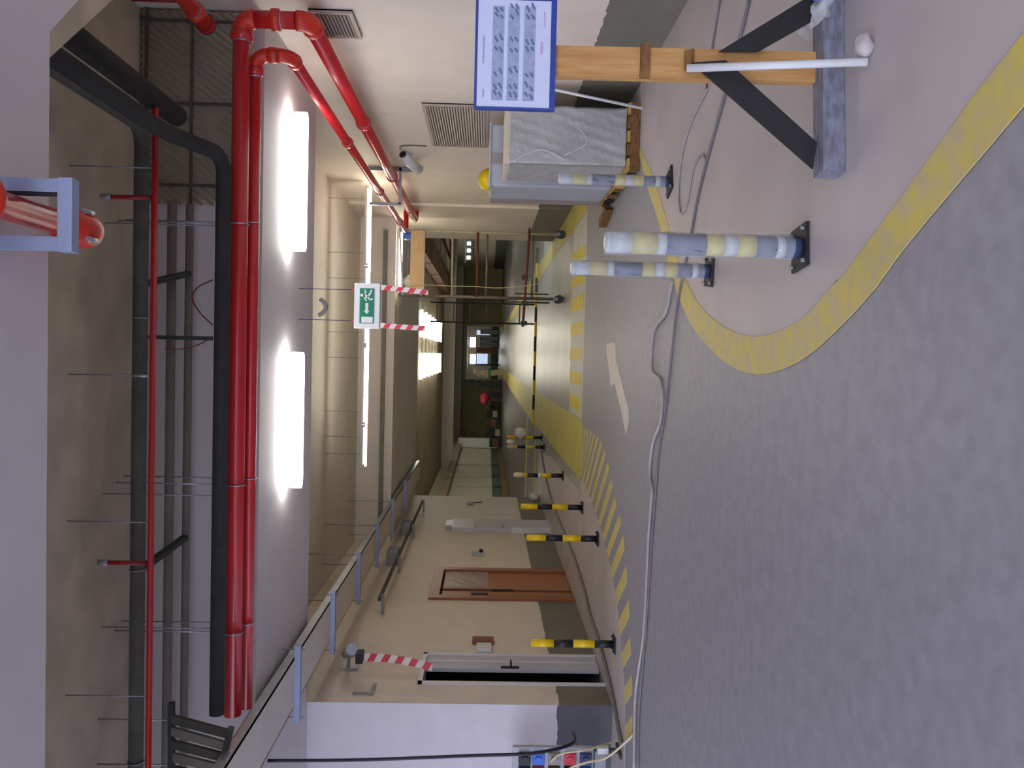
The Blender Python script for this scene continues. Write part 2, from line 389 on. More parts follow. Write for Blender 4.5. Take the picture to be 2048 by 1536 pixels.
# yellow band continuing through the hall, drawn with close hatching
slabpoly('hatched_band', [(-0.95, 13.12), (-1.0, 20), (-1.05, 30), (-1.2, 94), (-2.0, 94), (-2.05, 30), (-1.95, 20), (-1.85, 13.12)], M['yellow_paint_far'], hallfloor, 0.003, 'yellow band running down the hall')
slabpoly('yellow_line', [(2.2, 13.2), (2.2, 94), (2.62, 94), (2.62, 13.2)], M['yellow_paint_far'], hallfloor, 0.005, 'yellow line along the right side of the hall')
slabpoly('dark_bay', [(-2.1, 24.8), (-2.1, 94), (-8.4, 94), (-8.4, 24.8)], M['floor_dark'], hallfloor, 0.002, 'dark grey bay on the left of the hall')
slabpoly('dark_bay', [(2.7, 23.5), (2.7, 94), (9.1, 94), (9.1, 23.5)], M['floor_dark'], hallfloor, 0.002)
slabpoly('yellow_line', [(-2.0, 24.9), (-2.0, 25.4), (-6, 25.5), (-6, 25.0)], M['yellow_paint_far'], hallfloor, 0.004)
slabpoly('yellow_line', [(-2.0, 30.1), (-2.0, 30.9), (-8, 31.0), (-8, 30.2)], M['yellow_paint_far'], hallfloor, 0.004)
# pale band with yellow blocks where the hall floor begins
slabpoly('kerb_band', [(-0.94, 13.12), (2.19, 13.12), (2.19, 15.2), (-0.96, 15.2)], M['band_paint'], hallfloor, 0.002, 'pale band across the floor')
for (a, b, s_) in ((497, 521, -20), (548, 570, -17), (592, 620, -13), (645, 670, -8), (697, 721, 0), (745, 769, 7), (793, 819, 14)):
    pl = [G(1165-(a-680)*0.033, a+s_*0.4), G(1165-(b-680)*0.033, b+s_*0.4), G(1141-(b-680)*0.012, b-s_*0.6), G(1141-(a-680)*0.012, a-s_*0.6)]
    slabpoly('yellow_block', [Vector((p.x, max(p.y, 13.13), 0)) for p in pl], M['yellow_solid'], hallfloor, 0.006)
# direction arrow on the floor
ar = [(245, 405), (283, 400), (285, 470), (300, 530), (340, 690), (340, 740), (328, 795), (310, 700), (280, 575), (262, 590), (258, 540), (247, 450)]
slabpoly('arrow_marking', [G(1100+x*0.463, 500+y*0.463) for x, y in ar], M['white_paint'], floor, 0.004, 'white direction arrow')

# ---- left wall with two door openings
D1 = (9.90, 10.90, 2.16); D2 = (13.35, 15.25, 2.27)
wl = MB()
TH = 0.2
for y0, y1 in ((9.35, D1[0]), (D1[1], D2[0]), (D2[1], 23.2)): wl.box(XL-TH, XL, y0, y1, 0, 4.3)
wl.box(XL-TH, XL, D1[0], D1[1], D1[2], 4.3); wl.box(XL-TH, XL, D2[0], D2[1], D2[2], 4.3)
struct('wall_left', wl, M['wall'], label='cream left corridor wall with a grey painted skirting band')
struct('wall_left_return', MB().box(-10, XL-TH, 9.35, 9.55, 0, 4.3).box(-3.98, -3.7801, 9.348, 9.36, 0, 3.9), M['wall_return'], label='off-white wall turning left, slate grey skirting band')
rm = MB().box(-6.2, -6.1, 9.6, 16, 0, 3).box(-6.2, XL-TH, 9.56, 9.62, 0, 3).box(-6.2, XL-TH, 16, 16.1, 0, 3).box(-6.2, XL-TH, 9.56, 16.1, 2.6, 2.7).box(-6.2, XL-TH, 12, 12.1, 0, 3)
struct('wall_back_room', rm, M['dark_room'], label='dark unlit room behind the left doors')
# ---- right wall
struct('wall_right', MB().box(XR, XR+0.25, -4, 20.3, 0, 4.3).box(XR-0.05, XR, 15.9, 20.3, 0, 4.0), M['wall'], label='cream right corridor wall with a grey painted skirting band')
# ---- hall shell
struct('wall_hall_near', MB().box(-10, XL-TH, 23.2, 23.4, 0, 5).box(XR+0.25, 10, 20.1, 20.3, 0, 5).box(2.45, 10, 23.2, 23.4, 3.3, 5), M['hallwall'])
struct('wall_hall_left', MB().box(-8.7, -8.5, 23.2, 95, 0, 5), M['hallwall'], label='long dim wall on the left of the hall')
struct('wall_hall_right', MB().box(9.2, 9.4, 20, 95, 0, 5), M['hallwall'], label='long dim wall on the right of the hall')
struct('wall_hall_far', MB().box(-8.7, -2.8, 94, 94.4, 0, 5).box(3.2, 9.4, 94, 94.4, 0, 5).box(-2.8, 3.2, 94, 94.4, 3.7, 5), M['olive'], label='olive end wall of the hall around a wide opening')
struct('wall_end', MB().box(-6, 6, 116, 116.3, 0, 5).box(-4.2, -4, 94.4, 116, 0, 5).box(4.2, 4.4, 94.4, 116, 0, 5), M['hallwall'])
struct('trim_1', MB().box(-8.5, -8.3, 24, 94, 0, 0.35), M['ochre'], label='ochre kerb along the left hall wall')
struct('trim_2', MB().box(-8.5, -8.1, 40, 94, 3.6, 4.1), M['hallceil'], label='dark beam along the top of the left hall wall')
struct('ceiling_hall', MB().box(-10, 10, YH, 94.4, 4.75, 4.95), M['hallceil'], label='brown hall ceiling')
struct('ceiling_end', MB().box(-5, 5, 94.4, 116.3, 4.0, 4.2), M['hallceil'])
hb = struct('ceiling_hall_beam', MB().box(-8.5, 9.2, 66, 67, 3.9, 4.75), M['ceil'])
struct('ceiling_hall_beam', MB().box(-8.5, 9.2, 91.5, 93, 4.1, 4.75), M['ceil'])
# ---- corridor ceiling: beam 1, slab bay, beam 2, recess, beam 3
struct('ceiling_beam_1', MB().box(-10, XR+0.25, 1.6, 3.74, ZS, 4.5), M['soffit'], label='pale beam soffit overhead')
hz1 = [(1.30, 3.741), (2.72, 5.30), (2.72, 3.741)]
struct('trim_3', MB().prism([Vector((x, y, ZS)) for x, y in hz1], (0, 0, 0.2)), M['soffit'], label='splayed corner of the overhead beam')
z2 = 3.56
q0, q1 = G(100, 115, z2), G(225, 0, z2); dd = (q1-q0).normalized()
qa = q0 + dd*0; k = (3.741-q0.y)/dd.y; qa = q0+dd*k; qb = q0+dd*((2.72-q0.x)/dd.x)
struct('trim_4', MB().prism([Vector((qa.x, 3.741, z2)), Vector((2.72, qb.y, z2)), Vector((2.72, 3.741, z2))], (0, 0, 0.75)), M['slab'], label='second stepped corner of the overhead beam')
struct('ceiling_slab', MB().box(-10, XR+0.25, -3, 1.6, 4.28, 4.5).box(-10, XR+0.25, 3.74, YB2, 4.28, 4.5), M['slab'], label='raw tan concrete slab between the beams')
struct('ceiling_beam_2', MB().box(-10, XR, YB2, YB2E, ZS, 4.3), M['soffit'], label='pale beam carrying two long luminaires')
struct('ceiling', MB().box(-10, XR+0.25, YB2E, YB3, 4.0, 4.3), M['ceil'], label='cream ceiling of the corridor bay')
struct('ceiling_beam_3', MB().box(XL-TH, XR, YB3, YH, ZS, 4.95), M['ceil'], label='deep cream beam before the hall')
struct('wall_upper_left', MB().box(-10, XL-TH-0.001, 9.3, 9.5, 3.9, 4.4), M['ceil'])
struct('trim_5', MB().box(-8, 2.4, YB3-0.10, YB3-0.001, 3.46, 3.54), M['grey_pipe'], label='ledge along the face of the deep beam')

# ---- ribbed lath on the face of beam 2 at the right
lp = thing('ribbed_lath_panel', (1.9, YB2-0.04, 3.55), 'ribbed metal lath panel on the beam face above the red pipes', 'panel')
MB().box(1.15, 2.69, YB2-0.03, YB2-0.002, 3.44, 4.27).build('backing_sheet', M['slab'], lp)
rib = MB()
for i in range(-14, 34):
    x0 = 1.15+i*0.06
    a = Vector((x0, YB2-0.045, 3.44)); b = Vector((x0+0.72*0.83, YB2-0.045, 4.27))
    def clipx(a, b):
        if b.x < 1.15 or a.x > 2.69: return None
        if a.x < 1.15: a = a.lerp(b, (1.15-a.x)/(b.x-a.x))
        if b.x > 2.69: b = a.lerp(b, (2.69-a.x)/(b.x-a.x))
        return a, b
    c = clipx(a, b)
    if c: rib.bar(c[0], c[1], 0.018, 0.026, up=(0, 1, 0))
tag(rib.build('ribs', M['lath'], lp), kind='stuff')
for x in (1.30, 1.95, 2.60): MB().box(x-0.012, x+0.012, YB2-0.065, YB2-0.058, 3.44, 4.27).build('batten', M['dark_pipe'], lp)
for z in (3.86, 4.22): MB().box(1.15, 2.69, YB2-0.067, YB2-0.059, z-0.012, z+0.012).build('batten', M['dark_pipe'], lp)

# ================================================================== DOORS
d1 = thing('door_1', (XL, D1[0], 0), 'grey steel double door, near half open on a dark room', 'door'); d1['kind'] = 'structure'
del d1['category']
y0, y1, zt = D1
MB().box(XL-TH, XL+0.025, y0, y0+0.05, 0, zt).build('frame', M['housing'], d1)
MB().box(XL-TH, XL+0.025, y1-0.05, y1, 0, zt).build('frame', M['housing'], d1)
MB().box(XL-TH, XL+0.025, y0, y1, zt-0.05, zt).build('frame', M['housing'], d1)
lf = MB().box(XL-0.04, XL+0.01, y0+0.5, y1-0.052, 0.01, zt-0.055).build('leaf', M['doorgrey'], d1, 0.006)
MB().box(XL+0.011, XL+0.018, y0+0.72, y0+0.75, 0.05, zt-0.1).build('seam', M['housing'], lf)
hd = MB().box(XL+0.011, XL+0.03, y0+0.505, y0+0.545, 0.98, 1.2); hd.tube([(XL+0.03, y0+0.52, 1.08), (XL+0.07, y0+0.52, 1.08), (XL+0.07, y0+0.62, 1.08)], 0.012, 8)
hd.build('handle', M['black_matte'], lf)
MB().box(XL-TH-0.5, XL-TH+0.02, y0+0.055, y0+0.10, 0.01, zt-0.06).build('leaf', M['doorgrey'], d1)
d2 = thing('door_2', (XL, D2[0], 0), 'brown veneer door with narrow side leaf and film on its upper panel', 'door'); d2['kind'] = 'structure'
del d2['category']
y0, y1, zt = D2
MB().box(XL-0.12, XL+0.04, y0-0.02, y0+0.16, 0, zt).build('frame', M['doorframe'], d2, 0.006)
MB().box(XL-0.12, XL+0.04, y1-0.16, y1+0.02, 0, zt).build('frame', M['doorframe'], d2, 0.006)
MB().box(XL-0.12, XL+0.04, y0+0.16, y1-0.16, zt-0.16, zt).build('frame', M['doorframe'], d2, 0.006)
MB().box(XL-0.10, XL-0.09, y0+0.16, y1-0.16, 0.0, zt-0.16).build('shadow_gap', M['black'], d2)
l1 = MB().box(XL-0.06, XL+0.0, y0+0.62, y1-0.19, 0.01, zt-0.19).build('leaf', M['doorwood'], d2, 0.006)
MB().box(XL-0.06, XL+0.01, y0+0.585, y0+0.615, 0.01, zt-0.19).build('meeting_strip', M['brown'], d2)
l2 = MB().box(XL-0.06, XL+0.0, y0+0.18, y0+0.52, 0.01, zt-0.19).build('leaf', M['doorwood'], d2, 0.006)
for z0 in (0.95, ):
    MB().box(XL+0.001, XL+0.02, y0+0.54, y0+0.60, z0, z0+0.35).build('lock_plate', M['black_matte'], l1)
    MB().box(XL+0.001, XL+0.012, y0+0.30, y0+0.40, 1.35, 1.62).build('hinge', M['black_matte'], l2)
fm = MB()
ya_, yb_ = y0+0.64, y1-0.22
for i in range(10):
    for j in range(8):
        def fp(i, j):
            return (XL+0.012+0.018*abs(math.sin(i*2.1+j*1.3)), ya_+(yb_-ya_)*i/10, 1.35+0.72*j/8)
        fm.quad(fp(i, j), fp(i+1, j), fp(i+1, j+1), fp(i, j+1))
fm.build('plastic_film', M['film'], l1)

# ================================================================== LUMINAIRES
def luminaire(x0, x1, label):
    y, z = 8.08, 3.13
    t = thing('ceiling_luminaire', ((x0+x1)/2, y, z), label, 'ceiling light', 'long luminaires under the beam')
    MB().box(x0+0.14, x1-0.14, y-0.045, y+0.045, 3.237, ZS).build('housing', M['housing'], t, 0.01)
    prof = []
    mb = MB(); n = 14
    # capsule-shaped diffuser
    P = []
    for k in range(9): P.append(math.pi/2+math.pi*k/8)
    cx0, cx1, r = x0+0.08, x1-0.08, 0.085
    ring = [(cx0+r*0.95*math.cos(a), y+r*math.sin(a)) for a in P] + [(cx1-r*0.95*math.cos(a), y-r*math.sin(a)) for a in P]
    lo = [(cx0+(px-cx0 if px < cx0 else 0)*0.8 + (px-cx0 if px >= cx0 else 0), y+(py-y)*0.8) for px, py in ring]
    k = len(ring); b = len(mb.v)
    mb.v += [(px, py, 3.236) for px, py in ring] + [(px, py, 3.17) for px, py in ring] + [(px, y+(py-y)*0.75, 3.135) for px, py in ring]
    for lv in range(2):
        for i in range(k):
            j = (i+1) % k; mb.f.append((b+lv*k+i, b+(lv+1)*k+i, b+(lv+1)*k+j, b+lv*k+j)); mb.m.append(0); mb.sm.append(True)
    mb.f.append(tuple(b+2*k+i for i in reversed(range(k)))); mb.m.append(0); mb.sm.append(False)
    mb.build('diffuser', M['lamp'], t)
    for x in (x0+0.25, x1-0.25): MB().box(x-0.02, x+0.02, y-0.05, y+0.05, 3.24, 3.275).build('clip', M['steel'], t)
luminaire(0.90, 2.16, 'glowing long luminaire under the pale beam, nearer the red pipe elbows')
luminaire(-1.27, -0.02, 'glowing long luminaire under the pale beam, left of the exit sign')

# suspended row of battens across the bay
zr = 3.40
xs = [2.62, 1.36, 0.10, -1.16, -1.84]
for i in range(4):
    x1, x0 = xs[i]-0.004, xs[i+1]+0.004
    lab = ['suspended tube batten next to the right wall pipes', 'suspended tube batten just behind the exit sign, to its right', 'suspended tube batten left of the exit sign, brightest end', 'short suspended tube batten at the left end of the row'][i]
    t = thing('tube_batten', ((x0+x1)/2, 14.0, zr), lab, 'ceiling light', 'suspended battens across the bay')
    MB().box(x0, x1, 13.975, 14.025, zr+0.0, zr+0.04).build('housing', M['housing'], t)
    MB().tube([(x0+0.004, 14.0, zr-0.034), (x1-0.004, 14.0, zr-0.034)], 0.03, 10).build('tube', M['batten'] if i in (0, 1, 2) else M['tube_dim'], t)
    for x in (x0+0.02, x1-0.02): MB().box(x-0.02, x+0.02, 13.966, 13.975, zr-0.03, zr+0.03).build('tube_holder', M['housing'], t)
    for x in (x0+0.2, x1-0.2): MB().tube([(x, 14.0, zr+0.05), (x, 14.0, 4.0)], 0.004, 6).build('hanger', M['steel_dull'], t)
# batten fixed under the deep beam above the scaffold tower
t = thing('tube_batten', (1.81, 17.62, 3.2), 'lit batten fixed under the deep beam above the scaffold tower', 'ceiling light')
MB().box(1.2, 2.42, 17.57, 17.67, 3.255, ZS).build('housing', M['housing'], t)
MB().tube([(1.22, 17.62, 3.225), (2.40, 17.62, 3.225)], 0.032, 10).build('tube', M['batten'], t)
# two columns of battens down the hall
for ci, (x0, x1) in enumerate(((-1.2, 0.0), (0.75, 1.98))):
    for k in range(7):
        y = 40.2+k*2.75
        ordn = ['nearest', 'second nearest', 'third nearest', 'fourth nearest', 'fifth nearest', 'sixth nearest', 'farthest'][k]
        t = thing('hall_batten', ((x0+x1)/2, y, 4.5), '%s of the bright battens in the %s column on the hall ceiling' % (ordn, 'left' if ci == 0 else 'right'), 'ceiling light', 'battens down the hall ceiling')
        MB().box(x0, x1, y-0.05, y+0.05, 4.52, 4.75).build('housing', M['housing'], t)
        MB().box(x0, x1, y-0.07, y+0.07, 4.43, 4.518).build('diffuser', M['hall_lamp'], t)
# unseen battens added to light the hall: side bays, behind its beam, end room
for k, (x, y, z, lab) in enumerate(((-5.6, 28, 4.5, 'unseen batten added in the left side bay of the hall, nearest the corridor'), (-5.6, 34, 4.5, 'unseen batten added in the left side bay of the hall, farther from the corridor'), (3.5, 28, 4.5, 'unseen batten added in the right side bay of the hall, nearest the corridor'), (3.5, 34, 4.5, 'unseen batten added in the right side bay of the hall, farther from the corridor'),
        (-5.0, 69.5, 4.5, 'unseen left batten added just behind the hall cross beam'), (0.4, 69.5, 4.5, 'unseen middle batten added just behind the hall cross beam'), (5.4, 69.5, 4.5, 'unseen right batten added just behind the hall cross beam'),
        (-5.0, 77, 4.5, 'unseen left batten added well behind the hall cross beam'), (0.4, 77, 4.5, 'unseen middle batten added well behind the hall cross beam'), (5.4, 77, 4.5, 'unseen right batten added well behind the hall cross beam'), (-1.2, 97.5, 3.92, 'unseen left batten added in the end room'), (1.6, 97.5, 3.92, 'unseen right batten added in the end room'))):
    zc = 4.75 if z > 4 else 4.0
    t = thing('hall_batten', (x, y, z), lab, 'ceiling light', 'battens down the hall ceiling')
    MB().box(x-0.6, x+0.6, y-0.05, y+0.05, z+0.02, zc).build('housing', M['housing'], t)
    MB().box(x-0.6, x+0.6, y-0.07, y+0.07, z-0.05, z+0.018).build('diffuser', M['hall_lamp'], t)
for k in range(5):
    x = 8.5-k*0.48
    t = thing('wall_lamp', (x, 60, 2.7), ['first', 'second', 'third', 'fourth', 'fifth'][k]+' from the right of the small bright lamps behind the scaffold tower', 'lamp', 'small lamps behind the tower')
    MB().box(x-0.2, x+0.2, 60.0, 60.15, 2.5, 3.05).build('housing', M['dark_clutter'], t)
    MB().box(x-0.11, x+0.11, 59.94, 60.0, 2.76, 2.98).build('lens', M['lamp'], t)
solo('lamp_rail', MB().box(6.2, 9.2, 60.0, 60.1, 3.05, 3.14), M['steel_dull'], 'thin rail carrying the small bright lamps behind the tower', 'rail')

# ================================================================== EXIT SIGN
ex = thing('exit_sign', (0.445, 8.6, 2.50), 'white and green running man exit sign hanging from two wires', 'sign')
X0, X1, Z0, Z1 = 0.225, 0.665, 2.505, 2.755; Yf = 8.56
MB().box(X0, X1, Yf, Yf+0.09, Z0, Z1).build('sign_body', M['sign_white'], ex, 0.008)
gp = MB().box(X0+0.05, X1-0.05, Yf-0.004, Yf-0.0005, Z0+0.055, Z1-0.055).build('green_panel', M['green'], ex)
yf = Yf-0.0045; e = (0, -0.003, 0)
pw, ph = X1-X0-0.10, Z1-Z0-0.11; ox, oz = X0+0.05, Z0+0.055
def S2(u, v): return Vector((ox+u*pw, yf, oz+v*ph))
MB().prism([S2(0.02, 0.08), S2(0.19, 0.08), S2(0.19, 0.86), S2(0.02, 0.86)], e).build('door_symbol', M['sign_white'], ex)
MB().prism([S2(0.27, 0.5), S2(0.36, 0.72), S2(0.36, 0.60), S2(0.58, 0.60), S2(0.58, 0.40), S2(0.36, 0.40), S2(0.36, 0.28)], e).build('arrow', M['sign_white'], ex)
man = MB()
def limb(a, b, wd): 
    a, b = S2(*a), S2(*b); d = (b-a).normalized(); n = Vector((-d.z, 0, d.x))*wd*pw/2
    man.prism([a+n, a-n, b-n, b+n], e)
limb((0.80, 0.72), (0.75, 0.42), 0.085); limb((0.76, 0.45), (0.68, 0.30), 0.05); limb((0.68, 0.30), (0.70, 0.10), 0.045)
limb((0.76, 0.45), (0.86, 0.28), 0.05); limb((0.86, 0.28), (0.96, 0.18), 0.045); limb((0.80, 0.70), (0.68, 0.62), 0.04); limb((0.68, 0.62), (0.64, 0.50), 0.035)
limb((0.80, 0.70), (0.90, 0.58), 0.04); limb((0.90, 0.58), (0.96, 0.66), 0.035)
man.prism([S2(0.80+0.045*math.cos(a*math.pi/5), 0.86+0.10*math.sin(a*math.pi/5)) for a in range(10)], e)
man.build('running_man', M['sign_white'], ex)
for x in (0.30, 0.60):
    MB().tube([(x, Yf+0.045, Z1), (x, Yf+0.045, ZS)], 0.004, 6).build('hanging_wire', M['blue_dark'], ex)
    MB().tube([(x, Yf+0.045, Z1), (x, Yf+0.045, Z1+0.03)], 0.009, 6).build('wire_clip', M['tape_red'], ex)
def tape(name, pts, wid, n, label, across=(1, 0, 0)):
    mb = MB(); P = smooth_path(pts, 8); L = [0]
    for i in range(1, len(P)): L.append(L[-1]+(P[i]-P[i-1]).length)
    ax = Vector(across)*wid/2
    def pt(t):
        t = max(0, min(L[-1]-1e-5, t))
        for i in range(1, len(L)):
            if t <= L[i]: return P[i-1].lerp(P[i], (t-L[i-1])/max(1e-6, L[i]-L[i-1]))
        return P[-1]
    st = L[-1]/n; sk = st*0.55
    for k in range(n+1):
        a0, a1 = k*st-sk, (k+1)*st-sk
        q = [pt(a0)-ax, pt(a0+sk)+ax, pt(a1+sk)+ax, pt(a1)-ax]
        mb.quad(*q, mi=k % 2)
    mb2 = MB(); th = Vector((0, 0.002, 0))
    for f, mi in zip(mb.f, mb.m):
        q = [Vector(mb.v[i]) for i in f]
        if (q[0]-q[3]).length < 1e-4 and (q[1]-q[2]).length < 1e-4: continue
        mb2.quad(*q, mi=mi); mb2.quad(*[p+th for p in reversed(q)], mi=mi)
    return solo(name, mb2, [M['tape_white'], M['tape_red']], label, 'tape', 'barrier tapes')
tape('barrier_tape', [(0.63, 8.57, 2.50), (0.61, 8.57, 2.25), (0.59, 8.57, 2.04)], 0.05, 8, 'red and white striped tape hanging from the right end of the exit sign')
tape('barrier_tape', [(0.26, 8.57, 2.50), (0.25, 8.57, 2.3), (0.24, 8.57, 2.06)], 0.05, 8, 'red and white striped tape hanging from the left end of the exit sign')
# hooked cable tail on the beam edge
solo('cable_tail', MB().tube(smooth_path([WY(640, 598, 9.2), WY(648, 605, 9.2), WY(652, 615, 9.2), WY(646, 625, 9.2), WY(637, 631, 9.2)], 5), 0.022, 8), M['grey_pipe'], 'hooked grey conduit tail beside the exit sign wires', 'cable')

# ================================================================== RED PIPES
def coupling(pt, d, r, parent, m='red', w=0.07):
    pt, d = Vector(pt), Vector(d).normalized()
    c = MB().tube([pt-d*w/2, pt-d*w*0.35, pt+d*w*0.35, pt+d*w/2], r*1.22, 14, radii=[r*1.12, r*1.28, r*1.28, r*1.12]).build('coupling', M[m], parent)
    MB().tube([pt-d*(w/2+0.012), pt-d*w/2], r*1.05, 14).build('silver_ring', M['steel'], c)
    return c
XA, ZA, YA, RA = 2.50, 3.367, 6.78, 0.066
XB, ZB, YBp, RB = 2.28, 3.30, 6.92, 0.048
def pipe_run(name, XE, ZE, YE, R, zlow, label, xend, yend=16.45):
    t = thing(name, (XE, YE, zlow), label, 'pipe')
    # transverse run
    MB().tube([(xend, YE, ZE), (XE-0.10, YE, ZE)], R, 16).build('transverse_pipe', M['red'], t)
    MB().tube(arc((XE-0.10, YE, ZE-0.10), math.pi/2, 0, 0.10, (1, 0, 0), (0, 0, 1)), R*1.12, 16).build('elbow', M['orange_red'], t)
    MB().tube([(XE, YE, ZE-0.10), (XE, YE, zlow+0.10)], R, 16).build('drop_pipe', M['red'], t)
    MB().tube(arc((XE, YE+0.10, zlow+0.10), math.pi, 1.5*math.pi, 0.10, (0, 1, 0), (0, 0, 1)), R*1.15, 16).build('elbow', M['orange_red'], t)
    MB().tube([(XE, YE+0.10, zlow), (XE, yend, zlow)], R, 16).build('wall_run_pipe', M['red'], t)
    coupling((XE-0.13, YE, ZE), (1, 0, 0), R, t); coupling((XE, YE, (ZE+zlow)/2), (0, 0, 1), R, t, 'orange_red'); coupling((XE, YE+0.14, zlow), (0, 1, 0), R, t, 'orange_red')
    MB().tube(arc((XE+0.10, yend, zlow), math.pi, math.pi/2, 0.10, (1, 0, 0), (0, 1, 0)) + [Vector((2.649, yend+0.10, zlow))], R, 14).build('wall_elbow', M['red'], t)
    for y in (9.7, 12.6, 15.4): coupling((XE, y, zlow), (0, 1, 0), R, t)
    return t
pa = pipe_run('fire_main_pipe', XA, ZA, YA, RA, 2.86, 'thicker red fire main crossing overhead, dropping and running low along the right wall', -2.85)
pb = pipe_run('fire_main_pipe', XB, ZB, YBp, RB, 3.03, 'thinner red fire pipe tucked behind the thicker one, higher on the right wall', -2.85)
for x in (-2.2, 0.95, -1.05):
    h = thing('pipe_hanger', (x, 6.85, 3.3), {-2.2: 'threaded hanger for the red mains at the far left', 0.95: 'threaded hanger for the red mains right of the exit sign', -1.05: 'threaded hanger for the red mains above the left luminaire'}[x], 'pipe hanger', 'hangers of the red mains')
    MB().tube([(x, 6.78, 3.46), (x, 6.78, 4.28)], 0.006, 6).build('rod', M['steel'], h)
    MB().tube([(x+0.03, 6.92, 3.36), (x+0.03, 6.92, 4.28)], 0.006, 6).build('rod', M['steel_dull'], h)
    MB().tube([Vector((x, YA, ZA)) + Vector((0, math.cos(a)*RA*1.1, math.sin(a)*RA*1.1)) for a in [k*math.pi/8 for k in range(17)]], 0.006, 6).build('clamp_ring', M['steel'], h)
    MB().tube([Vector((x+0.03, YBp, ZB)) + Vector((0, math.cos(a)*RB*1.12, math.sin(a)*RB*1.12)) for a in [k*math.pi/8 for k in range(17)]], 0.005, 6).build('clamp_ring', M['steel'], h)
# bracket for the pipes on the right wall
br = thing('pipe_bracket', (2.5, 12.9, 2.6), 'grey channel bracket holding the red pipes on the right wall', 'bracket')
MB().box(2.16, 2.69, 12.87, 12.93, 2.76, 2.795).build('arm', M['steel'], br)
MB().box(2.14, 2.18, 12.87, 12.93, 2.76, 3.22).build('upright', M['steel'], br)
MB().box(2.64, 2.69, 12.87, 12.93, 2.60, 3.25).build('wall_plate', M['steel_dull'], br)
# other red pipe rising to the right
t = thing('riser_pipe', (2.3, 6.5, 3.5), 'orange red pipe running towards the viewer above the elbows', 'pipe')
MB().tube([(2.36, 6.5, 3.56), (2.36, 4.2, 3.56)], 0.055, 14).build('pipe_length', M['orange_red'], t)
coupling((2.36, 6.3, 3.56), (0, 1, 0), 0.055, t, 'orange_red')
MB().tube([(2.36, 6.5, 3.56), (2.36, 6.56, 3.56)], 0.07, 14).build('end_cap', M['red_dark'], t)
MB().tube([(2.36, 6.1, 3.6), (2.36, 6.1, 3.92)], 0.02, 8).build('sprinkler_stub', M['red_dark'], t)

# thin sprinkler line
t = thing('sprinkler_pipe', (-0.4, 6.0, 3.7), 'thin red sprinkler line across the raw slab bay', 'pipe')
MB().tube([(-7, 6.0, 3.72), (1.60, 6.0, 3.715)], 0.021, 10).build('main_pipe', M['red'], t)
for x in (1.0, -1.48):
    st = MB().tube([(x, 6.0, 3.74), (x, 6.0, 4.06)], 0.016, 8).build('sprinkler_stub', M['red_dark'], t)
    MB().tube([(x, 6.0, 4.0), (x, 6.0, 4.07)], 0.022, 8).build('sprinkler_head', M['steel_dull'], st)
for x in (-0.2, -1.2, 1.2, -2.4): MB().tube([(x, 6.0, 3.73), (x, 6.0, 4.28)], 0.005, 6).build('hanger_rod', M['steel_dull'], t)
MB().tube([(-0.2, 6.0, 3.74), (-0.2, 6.0, 3.86)], 0.011, 6).build('hanger_clip', M['steel'], t)
# dark services
def bent(name, pts, r, m, label, cat='pipe', n=14):
    t = thing(name, pts[0], label, cat)
    P = [Vector(p) for p in pts]; out = [P[0]]
    for i in range(1, len(P)-1):
        a = (P[i-1]-P[i]).normalized(); b = (P[i+1]-P[i]).normalized(); c = 0.16
        for k in range(7):
            u = k/6; out.append((P[i]+a*c).lerp(P[i], u).lerp(P[i].lerp(P[i]+b*c, u), u))
    out.append(P[-1])
    MB().tube(out, r, n).build('insulated_length', M[m], t)
    return t, out
t, _ = bent('insulated_pipe', [(-7, 6.3, 3.92), (1.55, 6.3, 3.92), (1.55, 3.9, 3.92)], 0.052, 'dark_pipe', 'dark insulated pipe high under the slab, turning towards the viewer at the right')
for x in (-3, -1.6, 0.2): MB().tube([Vector((x, 6.3, 3.92))+Vector((0, math.cos(a)*0.056, math.sin(a)*0.056)) for a in [k*math.pi/6 for k in range(13)]], 0.005, 5).build('band', M['steel_dull'], t)
t, _ = bent('insulated_pipe', [(-2.75, 6.55, 3.42), (1.42, 6.55, 3.42), (1.42, 5.9, 3.62), (1.42, 3.9, 3.62)], 0.055, 'black_foam', 'black insulated pipe directly above the red mains')
for x in (-2.1, -1.1, 0.9): MB().tube([(x, 6.55, 3.46), (x, 6.55, 4.28)], 0.005, 6).build('hanger_rod', M['steel_dull'], t)
t, _ = bent('insulated_pipe', [(1.68, 6.5, 3.75), (1.68, 3.9, 3.75)], 0.075, 'black_foam', 'black insulated pipe running towards the viewer beside the lath')
t, _ = bent('service_pipe', [(-7, 6.85, 3.90), (1.12, 6.85, 3.90)], 0.035, 'grey_pipe', 'slim dark pipe along the top of the pale beam')
t, _ = bent('service_pipe', [(-7, 6.95, 3.80), (1.12, 6.95, 3.80)], 0.03, 'grey_pipe', 'slim grey pipe along the middle of the pale beam')
for x, zz in ((-1.6, 3.72), (0.45, 3.72)):
    solo('pipe_strut', MB().bar((x, 6.35, 3.9), (x+0.12, 6.85, 3.77), 0.04, 0.05), M['dark_clutter'], 'dark strut between the high pipes, %s' % ('left of the hanging exit sign' if x < 0 else 'above the exit sign'), 'strut', 'dark struts between the pipes')
solo('loose_wire', MB().tube(smooth_path([WY(425, 560, 6.7), WY(395, 575, 6.6), WY(385, 598, 6.6), WY(400, 625, 6.6), WY(425, 650, 6.7)], 6), 0.006, 6), M['redbrown'], 'loose red brown wire looping above the red mains', 'wire')
solo('loose_wire', MB().tube(smooth_path([WY(330, 698, 6.6), WY(365, 698, 6.6), WY(395, 690, 6.6), WY(420, 677, 6.7)], 6), 0.005, 6), M['redbrown'], 'loose red brown wire sagging below the thin sprinkler line', 'wire')
